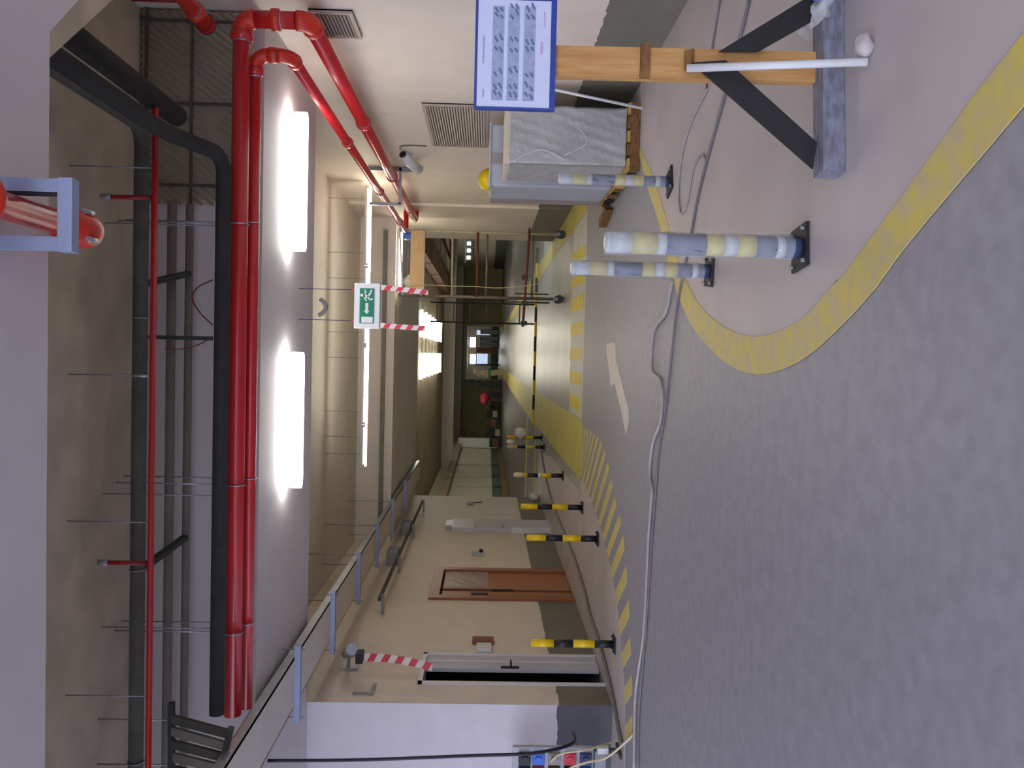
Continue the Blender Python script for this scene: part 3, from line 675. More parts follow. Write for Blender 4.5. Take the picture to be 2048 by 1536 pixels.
solo('support_rod', MB().bar(WY(298, 674, 6.7), WY(425, 677, 6.7), 0.03, 0.03), M['dark_clutter'], 'dark support rod between sprinkler line and insulated pipe', 'rod')

# near pipe with channel hanger, top of the view
t = thing('capped_pipe', (0.49, 3.85, 3.2), 'red pipe with flange and capped end passing through a channel hanger overhead', 'pipe')
MB().tube([(0.49, 1.0, 3.19), (0.49, 3.75, 3.19)], 0.05, 18).build('pipe_length', M['red'], t)
MB().tube([(0.49, 3.00, 3.19), (0.49, 3.03, 3.19), (0.49, 3.07, 3.19)], 0.09, 20, radii=[0.095, 0.1, 0.085]).build('flange', M['orange_red'], t)
MB().tube([(0.49, 2.93, 3.19), (0.49, 2.985, 3.19)], 0.075, 20).build('flange_collar', M['red'], t)
ecap = MB().tube([(0.49, 3.62, 3.19), (0.49, 3.66, 3.19), (0.49, 3.80, 3.19), (0.49, 3.86, 3.19), (0.49, 3.90, 3.19)], 0.07, 20, radii=[0.06, 0.078, 0.08, 0.07, 0.045]).build('grooved_cap', M['orange_red'], t)
for a in (0.6, 2.6, 4.1, 5.6): MB().tube([(0.49+0.085*math.cos(a), 3.70, 3.19+0.085*math.sin(a)), (0.49+0.085*math.cos(a), 3.78, 3.19+0.085*math.sin(a))], 0.012, 8).build('bolt', M['steel'], ecap)
t = thing('channel_hanger', (0.485, 3.35, 3.0), 'pale blue grey U shaped channel hanger around the overhead red pipe', 'bracket')
MB().box(0.35, 0.40, 3.32, 3.37, 3.05, ZS).build('arm', M['blue_steel'], t)
MB().box(0.565, 0.615, 3.32, 3.37, 3.05, ZS).build('arm', M['blue_steel'], t)
MB().box(0.345, 0.62, 3.315, 3.375, 3.005, 3.06).build('crossbar', M['blue_steel'], t, 0.004)
MB().box(0.555, 0.563, 3.325, 3.365, 3.06, 3.28).build('slot', M['black_matte'], t)

# ================================================================== CABLE TRAY (left)
ct = thing('cable_tray', (-3.1, 7, 3.1), 'galvanised cable tray on trapeze brackets along the left wall', 'cable tray')
zt = 3.17
MB().box(-3.32, -2.86, 4.6, 23.3, zt, zt+0.012).build('tray_base', M['ceil'], ct)
MB().box(-3.32, -3.31, 4.6, 23.3, zt, zt+0.09).build('flange', M['steel'], ct)
MB().box(-2.87, -2.86, 4.6, 23.3, zt, zt+0.09).build('flange', M['steel'], ct)
for i, y in enumerate((8.1, 9.95, 11.95, 14.0, 16.3, 18.8)):
    b_ = MB().box(-3.46, -2.74, y-0.035, y+0.035, zt-0.055, zt-0.001).build('trapeze_bar', M['blue_steel'], ct)
    ztop = ZS if (y < YB2E or y > YB3) else 4.0
    for x in (-3.42, -2.78): MB().tube([(x, y, zt-0.09), (x, y, ztop)], 0.006, 6).build('rod', M['steel_dull'], b_)
for (x, y0c, y1c, r, m) in ((-3.22, 7.0, 23.2, 0.02, 'cable_cream'), (-3.15, 7.2, 23.2, 0.025, 'grey_pipe'), (-3.05, 7.1, 20, 0.018, 'cable_cream'), (-2.97, 7.0, 22, 0.022, 'cable_pale')):
    solo('tray_cable', MB().tube([(x, 4.7, zt+0.014+r), (x+0.02, (y0c+y1c)/2, zt+0.014+r), (x, y1c, zt+0.014+r)], r, 8), M[m], {0.02: 'cream cable lying in the tray nearest the wall', 0.025: 'thick grey cable lying in the tray', 0.018: 'thin cream cable in the middle of the tray', 0.022: 'pale cable at the open side of the tray'}[r], 'cable', 'cables in the tray')
# lower strut rails along the wall
lr = thing('strut_rail', (-3.6, 9.6, 2.9), 'dark strut rail on brackets low on the left wall under the tray', 'rail')
MB().bar((-3.55, 12.5, 2.92), (-3.55, 21, 2.92), 0.05, 0.04).build('rail_length', M['dark_pipe'], lr)
for y in (12.6, 15.0, 17.8, 20.8): MB().box(XL+0.001, -3.5, y-0.03, y+0.03, 2.86, 2.90).build('wall_arm', M['steel_dull'], lr)
for y, lab in ((18.2, 'grey junction box on the left wall nearest the hall'), (15.6, 'grey junction box on the left wall above the brown door')):
    j = thing('junction_box', (-3.6, y, 3.0), lab, 'junction box', 'junction boxes by the tray')
    MB().box(XL+0.002, -3.52, y-0.2, y+0.2, 2.95, 3.15).build('body', M['steel_dull'], j, 0.01)
    MB().box(-3.519, -3.51, y-0.18, y+0.18, 2.97, 3.13).build('lid', M['steel'], j)
# upper ladder of dark ducts at the far left
up = thing('ladder_tray', (-3.0, 6.2, 3.7), 'dark cable ladder hanging high at the left corner', 'cable tray')
for i, (p0, p1) in enumerate((((345, 1438), (458, 1468)), ((345, 1462), (452, 1492)), ((345, 1488), (446, 1514)), ((348, 1514), (438, 1536)), ((350, 1540), (430, 1560)))):
    MB().bar(WY(*p0, 6.45), WY(*p1, 6.25), 0.03, 0.062, up=(1, 0, 0)).build('slat', M['grey_pipe'] if i % 2 else M['dark_pipe'], up)
MB().bar(WY(343, 1405, 6.5), WY(343, 1580, 6.5), 0.05, 0.04).build('side_rail', M['dark_clutter'], up)
MB().bar(WY(462, 1455, 6.22), WY(432, 1580, 6.22), 0.05, 0.04).build('side_rail', M['dark_clutter'], up)
for px in (1440, 1530): MB().tube([WY(340, px, 6.5), Vector((WY(340, px, 6.5).x, 6.5, 4.28))], 0.006, 6).build('hanger_rod', M['steel'], up)

# black cable hanging in front of the return wall
solo('hanging_cable', MB().tube(smooth_path([(-3.62, 7.65, 3.3), (-3.61, 7.66, 2.5), (-3.57, 7.68, 1.5), (-3.55, 7.7, 0.95), (-3.53, 7.85, 0.60), (-3.58, 8.2, 0.55)], 6), 0.016, 8), M['cable_black'], 'black cable hanging from the tray in front of the off-white wall', 'cable')

# ================================================================== DISTRIBUTION BOARD (lower left)
db = thing('site_power_board', (-4.2, 8.75, 0), 'site power board with blue and red sockets in the lower left corner', 'power board')
MB().box(-4.55, -3.96, 8.72, 8.78, 0.28, 1.10).build('back_panel', M['cab'], db, 0.006)
for x in (-4.5, -4.0):
    MB().box(x-0.02, x+0.02, 8.6, 8.9, 0.0, 0.03).build('foot', M['dark_clutter'], db); MB().box(x-0.02, x+0.02, 8.73, 8.77, 0.03, 0.28).build('leg', M['dark_clutter'], db)
k = 0
for z in (0.36, 0.52, 0.68, 0.84, 0.98):
    for x in (-4.06, -4.2, -4.34):
        m_ = ['blue_dark', 'tape_red', 'cab_trim', 'blue', 'black', 'ochre', 'tape_red', 'blue_dark'][(k*3) % 8]; k += 1
        so = MB().box(x-0.055, x+0.055, 8.66, 8.719, z-0.06, z+0.06).build('socket', M[m_], db, 0.008)
        MB().tube([(x, 8.64, z), (x, 8.66, z)], 0.035, 10).build('socket_cover', M[m_], so)
MB().box(-3.99, -3.93, 8.64, 8.71, 0.14, 0.25).build('plug', M['sign_white'], db)
MB().box(-4.4, -3.98, 8.67, 8.72, 0.16, 0.27).build('lower_tray', M['steel_dull'], db)

def floor_cable(name, pix, r, m, label, pre=None, post=None):
    P = [G(*p, z=r+0.004) for p in pix]
    if pre: P = [Vector(p) for p in pre] + P
    if post: P = P + [Vector(p) for p in post]
    return solo(name, MB().tube(smooth_path(P, 5), r, 7), M[m], label, 'cable', 'cables on the floor')
floor_cable('floor_cable', [(1345, 560), (1331, 625), (1311, 653), (1304, 685), (1304, 741), (1320, 759), (1325, 796), (1320, 847), (1306, 884), (1299, 944), (1304, 981), (1302, 1010), (1297, 1079), (1294, 1150), (1287, 1270), (1275, 1356), (1270, 1412), (1268, 1536)], 0.014, 'cable_pale', 'pale cable with a kink winding across the grey floor')
floor_cable('floor_cable', [(1498, 0), (1481, 70), (1448, 195), (1415, 315), (1395, 397), (1382, 468), (1368, 540), (1353, 621), (1341, 731), (1327, 843), (1318, 898), (1311, 981), (1305, 1056), (1299, 1150), (1291, 1270), (1283, 1356), (1277, 1450), (1276, 1536)], 0.010, 'cable_grey', 'straighter grey cable running beside the kinked pale one')
floor_cable('floor_cable', [(1415, 178), (1386, 236), (1366, 298), (1357, 373), (1361, 426), (1374, 406), (1386, 339), (1403, 308), (1411, 323)], 0.008, 'cable_pale', 'looped pale cable on the walkway beside the sign stand')
floor_cable('floor_cable', [(1440, 0), (1425, 90), (1412, 178)], 0.007, 'cable_grey', 'thin grey cable end near the right wall')
floor_cable('floor_cable', [(1080, 890), (1092, 960), (1106, 1011), (1119, 1045), (1147, 1113), (1167, 1175), (1181, 1233), (1195, 1274), (1212, 1336), (1226, 1397), (1236, 1455), (1244, 1490)], 0.020, 'cable_grey', 'thick grey hose along the left wall behind the bollards')
floor_cable('board_cable', [(1264, 1469), (1258, 1478)], 0.012, 'cable_cream', 'cream cable sweeping from the floor up to the site power board', post=[(-4.0, 8.6, 0.16), (-4.03, 8.56, 0.35), (-4.1, 8.58, 0.52), (-4.2, 8.62, 0.60)])
floor_cable('board_cable', [(1240, 1478), (1232, 1481)], 0.010, 'cable_cream', 'thinner cream cable rising to the top of the site power board', pre=[(-3.80, 9.1, 0.02)], post=[(-3.93, 8.62, 0.34), (-3.96, 8.58, 0.62), (-4.06, 8.62, 0.72)])

# ================================================================== BOLLARDS
def bollard(x, y, label, wrapped=False, r=0.041, h=0.91, rz=0.0, grp='clean bollards by the left wall', film=False):
    t = thing('bollard', (0, 0, 0), label, 'bollard', grp)
    s = 0.085 if not wrapped else 0.10
    bp = MB().box(-s, s, -s, s, 0.004, 0.018).build('base_plate', M['black_matte'], t)
    for i in (-1, 1):
        for j in (-1, 1): MB().tube([(i*s*0.75, j*s*0.75, 0.018), (i*s*0.75, j*s*0.75, 0.034)], 0.010, 6).build('bolt', M['black_matte'] if not wrapped else M['steel_dull'], bp)
    if not wrapped:
        cuts = [(0.018, 0.225, 'black'), (0.225, 0.455, 'yellow'), (0.455, 0.665, 'black'), (0.665, h-0.02, 'yellow')]
        for z0, z1, m in cuts: MB().tube([(0, 0, z0), (0, 0, z1)], r, 16).build('band', M[m], t)
        MB().tube([(0, 0, h-0.02), (0, 0, h-0.006), (0, 0, h)], r, 16, radii=[r, r*0.92, r*0.6]).build('cap', M['yellow'], t)
    else:
        cuts = [(0.018, 0.09, 'wrapblue'), (0.09, 0.13, 'wrapwhite'), (0.13, 0.225, 'wrapblue'), (0.225, 0.31, 'wrapyellow'), (0.31, 0.37, 'wrapwhite'), (0.37, 0.455, 'wrapyellow'), (0.455, 0.64, 'wrapblue'), (0.64, 0.68, 'wrapwhite'), (0.68, 0.80, 'wrapyellow'), (0.80, h-0.02, 'wrapwhite')]
        for z0, z1, m in cuts: MB().tube([(0, 0, z0), (0, 0, z1)], r, 16).build('band', M[m], t)
        MB().tube([(0, 0, h-0.02), (0, 0, h-0.006), (0, 0, h+0.002)], r, 16, radii=[r, r*0.9, r*0.5]).build('cap', M['wrapwhite'], t)
        fl = MB(); n = 18; rows = 12
        for i in range(rows+1):
            for j in range(n):
                a = 2*math.pi*j/n; rr = r*1.10+0.004*math.sin(i*1.9+j*2.3)+0.003*math.sin(j*5+i)
                fl.v.append((rr*math.cos(a), rr*math.sin(a), 0.05+(h-0.05)*i/rows))
        for i in range(rows):
            for j in range(n):
                a = i*n+j; d = i*n+(j+1) % n; fl.f.append((a, d, d+n, a+n)); fl.m.append(0); fl.sm.append(True)
        fl.build('plastic_sleeve', M['film'], t)
    if film:
        MB().tube([(0, 0, 0.74), (0, 0, 0.80), (0, 0, 0.88), (0, 0, h+0.012)], r, 14, radii=[r*1.08, r*1.2, r*1.14, r*0.8]).build('film_wrap', M['cardedge'], t)
        MB().tube([(0, 0, 0.40), (0, 0, 0.47)], r*1.12, 14).build('film_band', M['wrapwhite'], t)
    t.location = (x, y, 0); t.rotation_euler = (0, 0, rz)
    return t
bollard(-3.09, 9.31, 'yellow and black bollard beside the grey double door, nearest the power board')
bollard(-2.28, 10.89, 'yellow and black bollard in front of the wall between brown door and steel channel')
bollard(-2.20, 12.69, 'yellow and black bollard third along the left walkway, before the hall')
bollard(-2.19, 15.97, 'yellow and black bollard with pale film on top, fourth along the walkway', film=True)
bollard(-2.23, 21.3, 'far bollard wrapped in pale film at the hall entrance', film=True)
bollard(-2.08, 22.2, 'farthest yellow bollard with a white bag tied to it')
bollard(0.53, 4.04, 'nearest film-wrapped bollard, thick and tall, on the curved island', True, 0.050, 0.92, 0.12, 'film-wrapped bollards on the island')
bollard(0.58, 5.71, 'film-wrapped bollard behind the nearest one, over the yellow border line', True, 0.046, 0.92, -0.1, 'film-wrapped bollards on the island')
bollard(1.43, 7.08, 'film-wrapped bollard in front of the pallet', True, 0.041, 0.91, 0.3, 'film-wrapped bollards on the island')
solo('white_bag', MB().blob((-1.96, 22.1, 0.56), 0.14, 0.12, 0.16, 3), M['white_bag'], 'white plastic bag hung on the farthest bollard', 'bag')
solo('white_bag', MB().blob((-2.12, 21.3, 0.84), 0.07, 0.08, 0.1, 5), M['white_bag'], 'crumpled white film on top of the far wrapped bollard', 'bag')
solo('white_bag', MB().blob(G(1078, 996) + Vector((0, 0, 0.13)), 0.12, 0.15, 0.135, 9), M['white_bag'], 'white bag lying on the floor at the end of the left wall', 'bag')

# ================================================================== LEFT WALL FITTINGS
t = thing('steel_channel', (XL, 19.0, 0), 'pale steel channel standing against the left wall', 'channel')
MB().box(XL+0.002, XL+0.10, 18.5, 19.5, 0.004, 2.12).build('trunk', M['doorgrey'], t, 0.01)
MB().box(XL+0.002, XL+0.12, 18.47, 18.50, 0.004, 0.85).build('edge_strip', M['sign_white'], t)
for z in (1.0, 1.6): MB().box(XL+0.1, XL+0.115, 18.55, 18.75, z, z+0.04).build('clip', M['cab_trim'], t)
MB().box(XL+0.002, XL+0.10, 18.7, 19.3, 2.121, 2.26).build('top_box', M['steel'], t)
t = thing('wall_camera', (XL, 16.4, 1.45), 'small grey wall device with a dark lens between brown door and steel channel', 'device')
MB().box(XL+0.002, XL+0.06, 16.3, 16.46, 1.44, 1.66).build('body', M['cab'], t, 0.01)
MB().tube([(XL+0.06, 16.38, 1.49), (XL+0.11, 16.38, 1.47)], 0.04, 10).build('lens', M['black'], t)
t = thing('wall_socket', (XL, 22.0, 1.7), 'small dark wall fitting near the end of the left wall', 'device')
MB().box(XL+0.002, XL+0.05, 21.85, 22.2, 1.72, 1.86).build('body', M['cab_trim'], t, 0.006)
MB().tube([(XL+0.03, 22.0, 1.72), (XL+0.04, 22.1, 1.5)], 0.012, 6).build('tail', M['black_matte'], t)
for (y, z0, z1, lab) in ((21.2, 0.75, 1.25, 'pale paper notice near the end of the left wall, upper edge stained'), (19.95, 0.75, 1.25, 'pale paper notice beside the steel channel')):
    n_ = solo('paper_notice', MB().box(XL+0.001, XL+0.004, y-0.35, y+0.35, z0, z1), M['tape_white'], lab, 'notice', 'paper notices')
t = thing('wall_socket', (XL, 11.3, 1.3), 'brown and white wall box between the two doors', 'device')
MB().box(XL+0.002, XL+0.06, 11.28, 11.46, 1.28, 1.56).build('brown_box', M['brown'], t, 0.008)
MB().box(XL+0.002, XL+0.05, 10.98, 11.24, 1.31, 1.50).build('white_box', M['sign_white'], t, 0.008)
MB().tube([(XL+0.03, 11.24, 1.36), (XL+0.03, 11.28, 1.36)], 0.01, 6).build('link', M['steel_dull'], t)
# flood lamp over the grey door with tape
fl = thing('flood_lamp', (-3.6, 10.2, 2.85), 'grey flood lamp on a wall arm above the grey double door', 'lamp')
MB().bar((XL+0.002, 10.35, 3.02), (-3.50, 10.2, 2.98), 0.04, 0.04).build('arm', M['steel_dull'], fl)
MB().tube([(-3.60, 10.34, 3.05), (-3.52, 10.20, 2.98), (-3.46, 10.10, 2.94)], 0.07, 14, radii=[0.05, 0.075, 0.08]).build('lamp_head', M['cab_trim'], fl)
MB().tube([(-3.455, 10.09, 2.938), (-3.45, 10.08, 2.936)], 0.07, 14).build('lens', M['cab'], fl)
MB().box(-3.58, -3.46, 9.95, 10.12, 2.80, 2.88).build('ballast', M['black_matte'], fl, 0.006)
MB().box(XL+0.002, XL+0.03, 10.3, 10.42, 2.9, 3.1).build('wall_plate', M['steel'], fl)
tape('barrier_tape', [(-3.52, 10.02, 2.79), (-3.52, 9.99, 2.5), (-3.56, 9.97, 2.2), (-3.60, 9.95, 2.0)], 0.09, 10, 'red and white striped tape hanging from the flood lamp over the grey door', (0.9, 0.35, 0))
t = thing('shelf_bracket', (XL, 9.75, 2.75), 'small grey bracket above the grey double door', 'bracket')
MB().box(XL+0.002, XL+0.03, 9.55, 9.85, 2.62, 2.66).build('wall_bar', M['steel_dull'], t); MB().box(XL+0.002, XL+0.02, 9.56, 9.60, 2.66, 2.85).build('upright', M['steel_dull'], t)

# ================================================================== RIGHT WALL FITTINGS
def louvre(y0, y1, z0, z1, n, label):
    t = thing('wall_louvre', (XR, (y0+y1)/2, z0), label, 'vent', 'louvres on the right wall')
    MB().box(XR-0.012, XR-0.002, y0, y1, z0, z1).build('backing', M['ventback'], t)
    f = 0.035
    for a in ((y0, y1, z0, z0+f), (y0, y1, z1-f, z1), (y0, y0+f, z0+f, z1-f), (y1-f, y1, z0+f, z1-f)): MB().box(XR-0.03, XR-0.002, *a).build('frame', M['vent'], t)
    # blades stand upright side by side
    me = None
    for i in range(n):
        z = z0+f+(z1-z0-2*f)*(i+0.5)/n; hh = (z1-z0-2*f)/n*0.30
        MB().prism([(XR-0.026, y0+f, z-hh), (XR-0.013, y0+f, z+hh), (XR-0.017, y0+f, z+hh+0.004), (XR-0.030, y0+f, z-hh+0.004)], (0, y1-y0-2*f, 0)).build('blade', M['vent'], t)
louvre(7.05, 7.62, 2.58, 2.93, 10, 'smaller beige louvre high on the right wall near the pipe elbows')
louvre(9.55, 11.42, 1.50, 2.22, 22, 'larger beige louvre on the right wall above the wrapped crate')
t = thing('spot_lamp', (2.62, 12.2, 2.45), 'small white spot lamp on a bent cable on the right wall', 'lamp')
MB().tube([(2.66, 11.9, 2.64), (2.60, 12.1, 2.57), (2.55, 12.3, 2.46)], 0.07, 12, radii=[0.055, 0.07, 0.075]).build('lamp_head', M['sign_white'], t)
MB().tube([(2.655, 11.88, 2.645), (2.66, 11.87, 2.65)], 0.05, 10).build('rear_cap', M['black_matte'], t)
MB().tube(smooth_path([(2.68, 11.7, 2.66), (2.685, 11.55, 2.64), (2.69, 11.5, 2.5), (2.69, 11.52, 2.3)], 5), 0.009, 6).build('cable', M['grey_pipe'], t)
# stacked things along the right wall
pl = thing('pallet', (2.17, 9.7, 0), 'brown timber pallet under the wrapped crate and cabinet', 'pallet')
for y in (8.66, 9.7, 10.7): MB().box(1.84, 2.50, y-0.06, y+0.06, 0.004, 0.10).build('bearer', M['pallet'], pl)
for i, x in enumerate((1.90, 2.04, 2.17, 2.30, 2.44)): MB().box(x-0.055, x+0.055, 8.60, 10.78, 0.10, 0.125).build('deck_board', M['pallet'] if i % 2 else M['pallet_pale'], pl)
for i, (y, m_) in enumerate(((8.92, 'pallet_pale'), (9.15, 'black_matte'), (9.4, 'pallet_pale'), (10.0, 'pallet'), (10.35, 'black_matte'))): MB().box(1.825, 1.839, y-0.09, y+0.09, 0.02, 0.12).build('side_block', M[m_], pl)
solo('timber_wedge', MB().prism([(1.74, 10.35, 0.004), (1.62, 10.95, 0.004), (1.72, 11.0, 0.004), (1.80, 10.5, 0.004)], (0, 0, 0.09)), M['pallet'], 'dark timber offcut on the floor behind the pallet', 'timber')
cr = thing('wrapped_crate', (2.14, 9.1, 0.126), 'tall crate wrapped in creased clear film on the pallet', 'crate')
cb = MB()
x0, x1, y0, y1, z0, z1 = 1.89, 2.44, 8.66, 9.55, 0.127, 1.32
cb.box(x0, x1, y0, y1, z0, z1).build('crate_body', M['wrapbox'], cr, 0.02)
MB().box(x0-0.012, x1+0.012, y0-0.012, y1+0.012, z1-0.05, z1+0.012).build('foam_edge', M['cardedge'], cr, 0.008)
fm = MB()
def crease(a, b, h=0.02):
    a, b = Vector(a), Vector(b); fm.bar(a, b, 0.03, h, up=(0, 1, 0))
fc = MB(); nx, nz = 12, 22
rnd = random.Random(4)
off = [[0.006+0.022*abs(math.sin(i*1.7+j*0.55)+0.5*math.sin(i*0.6-j*1.1))/1.5 for j in range(nz+1)] for i in range(nx+1)]
for i in range(nx):
    for j in range(nz):
        def q(i, j): return (x0-0.004+(x1-x0+0.008)*i/nx, y0-0.004-off[i][j], z0+0.01+(z1-z0-0.03)*j/nz)
        fc.quad(q(i, j), q(i+1, j), q(i+1, j+1), q(i, j+1))
for i in range(nx):
    for j in range(nz):
        def q(i, j): return (x0-0.004-off[i][j], y1-(y1-y0)*i/nx, z0+0.01+(z1-z0-0.03)*j/nz)
        fc.quad(q(i, j), q(i+1, j), q(i+1, j+1), q(i, j+1))
fc.build('stretch_film', M['film'], cr)
for pts in ([(1.90, 8.635, 1.24), (2.02, 8.630, 0.98), (1.93, 8.63, 0.74)], [(2.25, 8.63, 0.62), (2.12, 8.625, 0.52), (2.04, 8.63, 0.60), (1.97, 8.63, 0.74)]):
    MB().tube(smooth_path(pts, 5), 0.006, 6).build('film_fold', M['wrapwhite'], cr)
cbn = thing('grey_cabinet', (2.15, 10.4, 0.126), 'light grey switch cabinet behind the wrapped crate', 'cabinet')
MB().box(1.86, 2.52, 9.68, 10.74, 0.127, 1.46).build('cabinet_body', M['cab'], cbn, 0.012)
MB().box(1.84, 2.54, 9.66, 9.90, 1.461, 1.48).build('top_strip', M['cab'], cbn)
MB().box(2.10, 2.20, 9.66, 9.679, 1.30, 1.45).build('name_plate', M['cab_trim'], cbn)
MB().box(1.85, 1.859, 10.45, 10.74, 0.14, 1.46).build('edge_panel', M['cab_trim'], cbn)
MB().box(1.85, 1.859, 9.70, 10.43, 0.16, 1.42).build('side_door', M['cab'], cbn)
# helmet
h = thing('safety_helmet', (2.06, 10.5, 1.48), 'yellow safety helmet resting on the grey cabinet', 'helmet')
prof = [(0.125, 0.0), (0.128, 0.02), (0.122, 0.06), (0.10, 0.10), (0.062, 0.128), (0.02, 0.138), (0.002, 0.139)]
hc = Vector((2.05, 10.35, 1.464))
MB().lathe(prof, hc, 20).build('shell', M['helmet'], h)
MB().prism([hc+Vector((0.125*math.cos(a)*1.0, 0.125*math.sin(a), 0.0)) + Vector((-0.06, 0, 0))*max(0, -math.cos(a)) for a in [k*math.pi/10 for k in range(20)]], (0, 0, 0.012)).build('brim', M['helmet'], h)
MB().bar(hc+Vector((-0.10, 0, 0.098)), hc+Vector((0.10, 0, 0.098)), 0.02, 0.02).build('ridge', M['helmet'], h)
MB().box(hc.x+0.11, hc.x+0.135, hc.y-0.03, hc.y+0.03, hc.z+0.0, hc.z+0.03).build('strap_clip', M['black'], h)
solo('leaning_tube', MB().tube([G(1286, 217, 0.02), Vector((2.60, 8.4, 1.25))], 0.014, 8), M['sign_white'], 'thin white tube leaning on the right wall beside the crate', 'tube')

# ================================================================== SIGN STAND
ss = thing('sign_stand', (1.24, 3.7, 0), 'timber sign stand with black braces on a grey timber foot', 'stand')
MB().bar((0.78, 3.62, 0.05), (1.74, 3.72, 0.05), 0.11, 0.09).build('foot', M['greywood'], ss)
MB().bar((1.245, 3.72, 0.095), (1.235, 3.72, 1.25), 0.055, 0.125, up=(1, 0, 0)).build('post', M['wood'], ss)
for pix in (((1382, 127), (1450, 122), (1632, 286), (1624, 339)), ((1436, 105), (1515, 105), (1662, 22), (1668, -40), (1640, -20))):
    MB().prism([WY(px, py, 3.655) for px, py in pix], (0, -0.012, 0)).build('brace', M['black_matte'], ss)
MB().prism([(1.19, 3.655, 0.62), (1.29, 3.655, 0.62), (1.28, 3.655, 0.66), (1.20, 3.655, 0.66)], (0, -0.004, 0)).build('brace_plate', M['pallet'], ss)
MB().box(1.17, 1.31, 3.67, 3.69, 0.80, 0.84).build('cleat', M['pallet'], ss)
bd = thing('notice_board', (1.245, 3.66, 1.19), 'blue framed notice sheet under clear film on the timber sign stand', 'notice board')
BX0, BX1, BZ0, BZ1, BY = 1.015, 1.47, 1.195, 1.53, 3.66
MB().box(BX0, BX1, BY, BY+0.022, BZ0, BZ1).build('backboard', M['blueframe'], bd, 0.004)
for (a, b_, c, d) in ((BX0, BX1, BZ0, BZ0+0.022), (BX0, BX1, BZ1-0.010, BZ1), (BX0, BX0+0.010, BZ0+0.022, BZ1-0.01), (BX1-0.006, BX1, BZ0+0.022, BZ1-0.01)):
    MB().box(a, b_, BY-0.007, BY-0.0005, c, d).build('frame_edge', M['blueframe'], bd)
pp = MB().box(BX0+0.011, BX1-0.007, BY-0.004, BY-0.0008, BZ0+0.023, BZ1-0.011).build('paper_sheet', M['paper'], bd)
PW, PH = BX1-BX0-0.018, BZ1-BZ0-0.034
def PB(u0, u1, v0, v1, m, name):
    MB().box(BX0+0.011+u0*PW, BX0+0.011+u1*PW, BY-0.0052, BY-0.0042, BZ0+0.023+v0*PH, BZ0+0.023+v1*PH).build(name, M[m], pp)
rnd = random.Random(11)
for (v0, v1) in ((0.64, 0.80), (0.43, 0.59), (0.21, 0.37)):
    PB(0.06, 0.94, v0, v1, 'ink', 'text_block')
    for u in (0.09, 0.17, 0.30, 0.52, 0.60, 0.84, 0.90):
        for k in range(2):
            uu = u+rnd.uniform(-0.02, 0.02); vv = v0+0.02+k*0.07
            c0 = Vector((BX0+0.011+uu*PW, BY-0.0053, BZ0+0.023+vv*PH)); d0 = Vector((0.028*rnd.uniform(0.5, 1), 0, 0.012)); w0 = Vector((0.002, 0, -0.004))
            MB().prism([c0-w0, c0+w0, c0+d0+w0, c0+d0-w0], (0, -0.0006, 0)).build('text_mark', M['ink_dark'], pp)
PB(0.40, 0.66, 0.905, 0.93, 'ink', 'title_line'); PB(0.08, 0.16, 0.90, 0.92, 'ink', 'title_line'); PB(0.5, 0.62, 0.10, 0.14, 'ink_pink', 'footer_line'); PB(0.75, 0.9, 0.08, 0.10, 'ink_pink', 'footer_line')
# white tube standing against the post, with a lump of mortar at its foot
solo('white_tube', MB().tube([(1.155, 3.35, 0.02), (1.19, 3.60, 0.66)], 0.016, 10), M['sign_white'], 'white plastic tube leaning against the sign stand post', 'tube')
solo('floor_offcut', MB().blob((1.22, 3.36, 0.035), 0.05, 0.04, 0.034, 2), M['walk'], 'small pale lump of mortar at the foot of the white tube', 'debris')
t = thing('film_bundle', (1.55, 3.62, 0.1), 'crumpled clear film with blue plastic lying over the end of the grey timber foot', 'plastic film')
fb = MB(); n = 14
for i in range(n):
    for j in range(n):
        def q(i, j):
            u, v = i/n, j/n
            return (1.40+0.42*u+0.03*math.sin(j*1.3), 3.40+0.36*v+0.02*math.sin(i*2.1), 0.10+0.05*abs(math.sin(i*1.1+j*0.9))+0.02*math.sin(i*2.7)*math.sin(j*1.9))
        fb.quad(q(i, j), q(i+1, j), q(i+1, j+1), q(i, j+1))
fb.build('clear_film', M['film'], t)
MB().prism([(1.48, 3.60, 0.10), (1.62, 3.66, 0.10), (1.80, 3.64, 0.10), (1.66, 3.55, 0.10)], (0, 0, 0.05)).build('blue_sheet', M['blue'], t)

# ================================================================== SCAFFOLD TOWER
st = thing('scaffold_tower', (1.7, 17.3, 0), 'mobile scaffold tower on castors with a plywood fronted platform', 'scaffold')
legs = [(1.10, 16.9), (2.32, 16.75), (2.40, 17.32), (1.12, 17.34)]
for i, (x, y) in enumerate(legs):
    MB().tube([(x, y, 0.16), (x, y, 3.18)], 0.030 if i == 0 else 0.024, 10).build('leg', M['scaf' if i in (0, 3) else ('scaf_pale' if i == 1 else 'redbrown')], st)
    c = MB().tube([(x, y-0.03, 0.085), (x, y+0.03, 0.085)], 0.082, 14).build('castor', M['dark_clutter'], st)
    MB().box(x-0.03, x+0.03, y-0.045, y+0.045, 0.12, 0.20).build('castor_fork', M['steel_dull'], c)
def rail(a, b, m, r=0.02, name='rail'): MB().tube([a, b], r, 8).build(name, M[m], st)
rail((0.55, 16.85, 0.78), (2.42, 16.72, 0.70), 'redbrown', 0.024, 'ledger')
rail((1.10, 16.88, 2.16), (2.32, 16.73, 2.16), 'scaf_pale'); rail((1.10, 16.88, 1.68), (2.32, 16.73, 1.68), 'redbrown', 0.026)
rail((1.12, 17.34, 1.5), (2.40, 17.32, 1.5), 'scaf'); rail((1.12, 17.34, 0.6), (2.40, 17.32, 0.6), 'scaf')
rail((1.10, 16.9, 1.3), (1.12, 17.34, 1.3), 'scaf'); rail((2.32, 16.75, 1.3), (2.40, 17.32, 1.3), 'scaf')
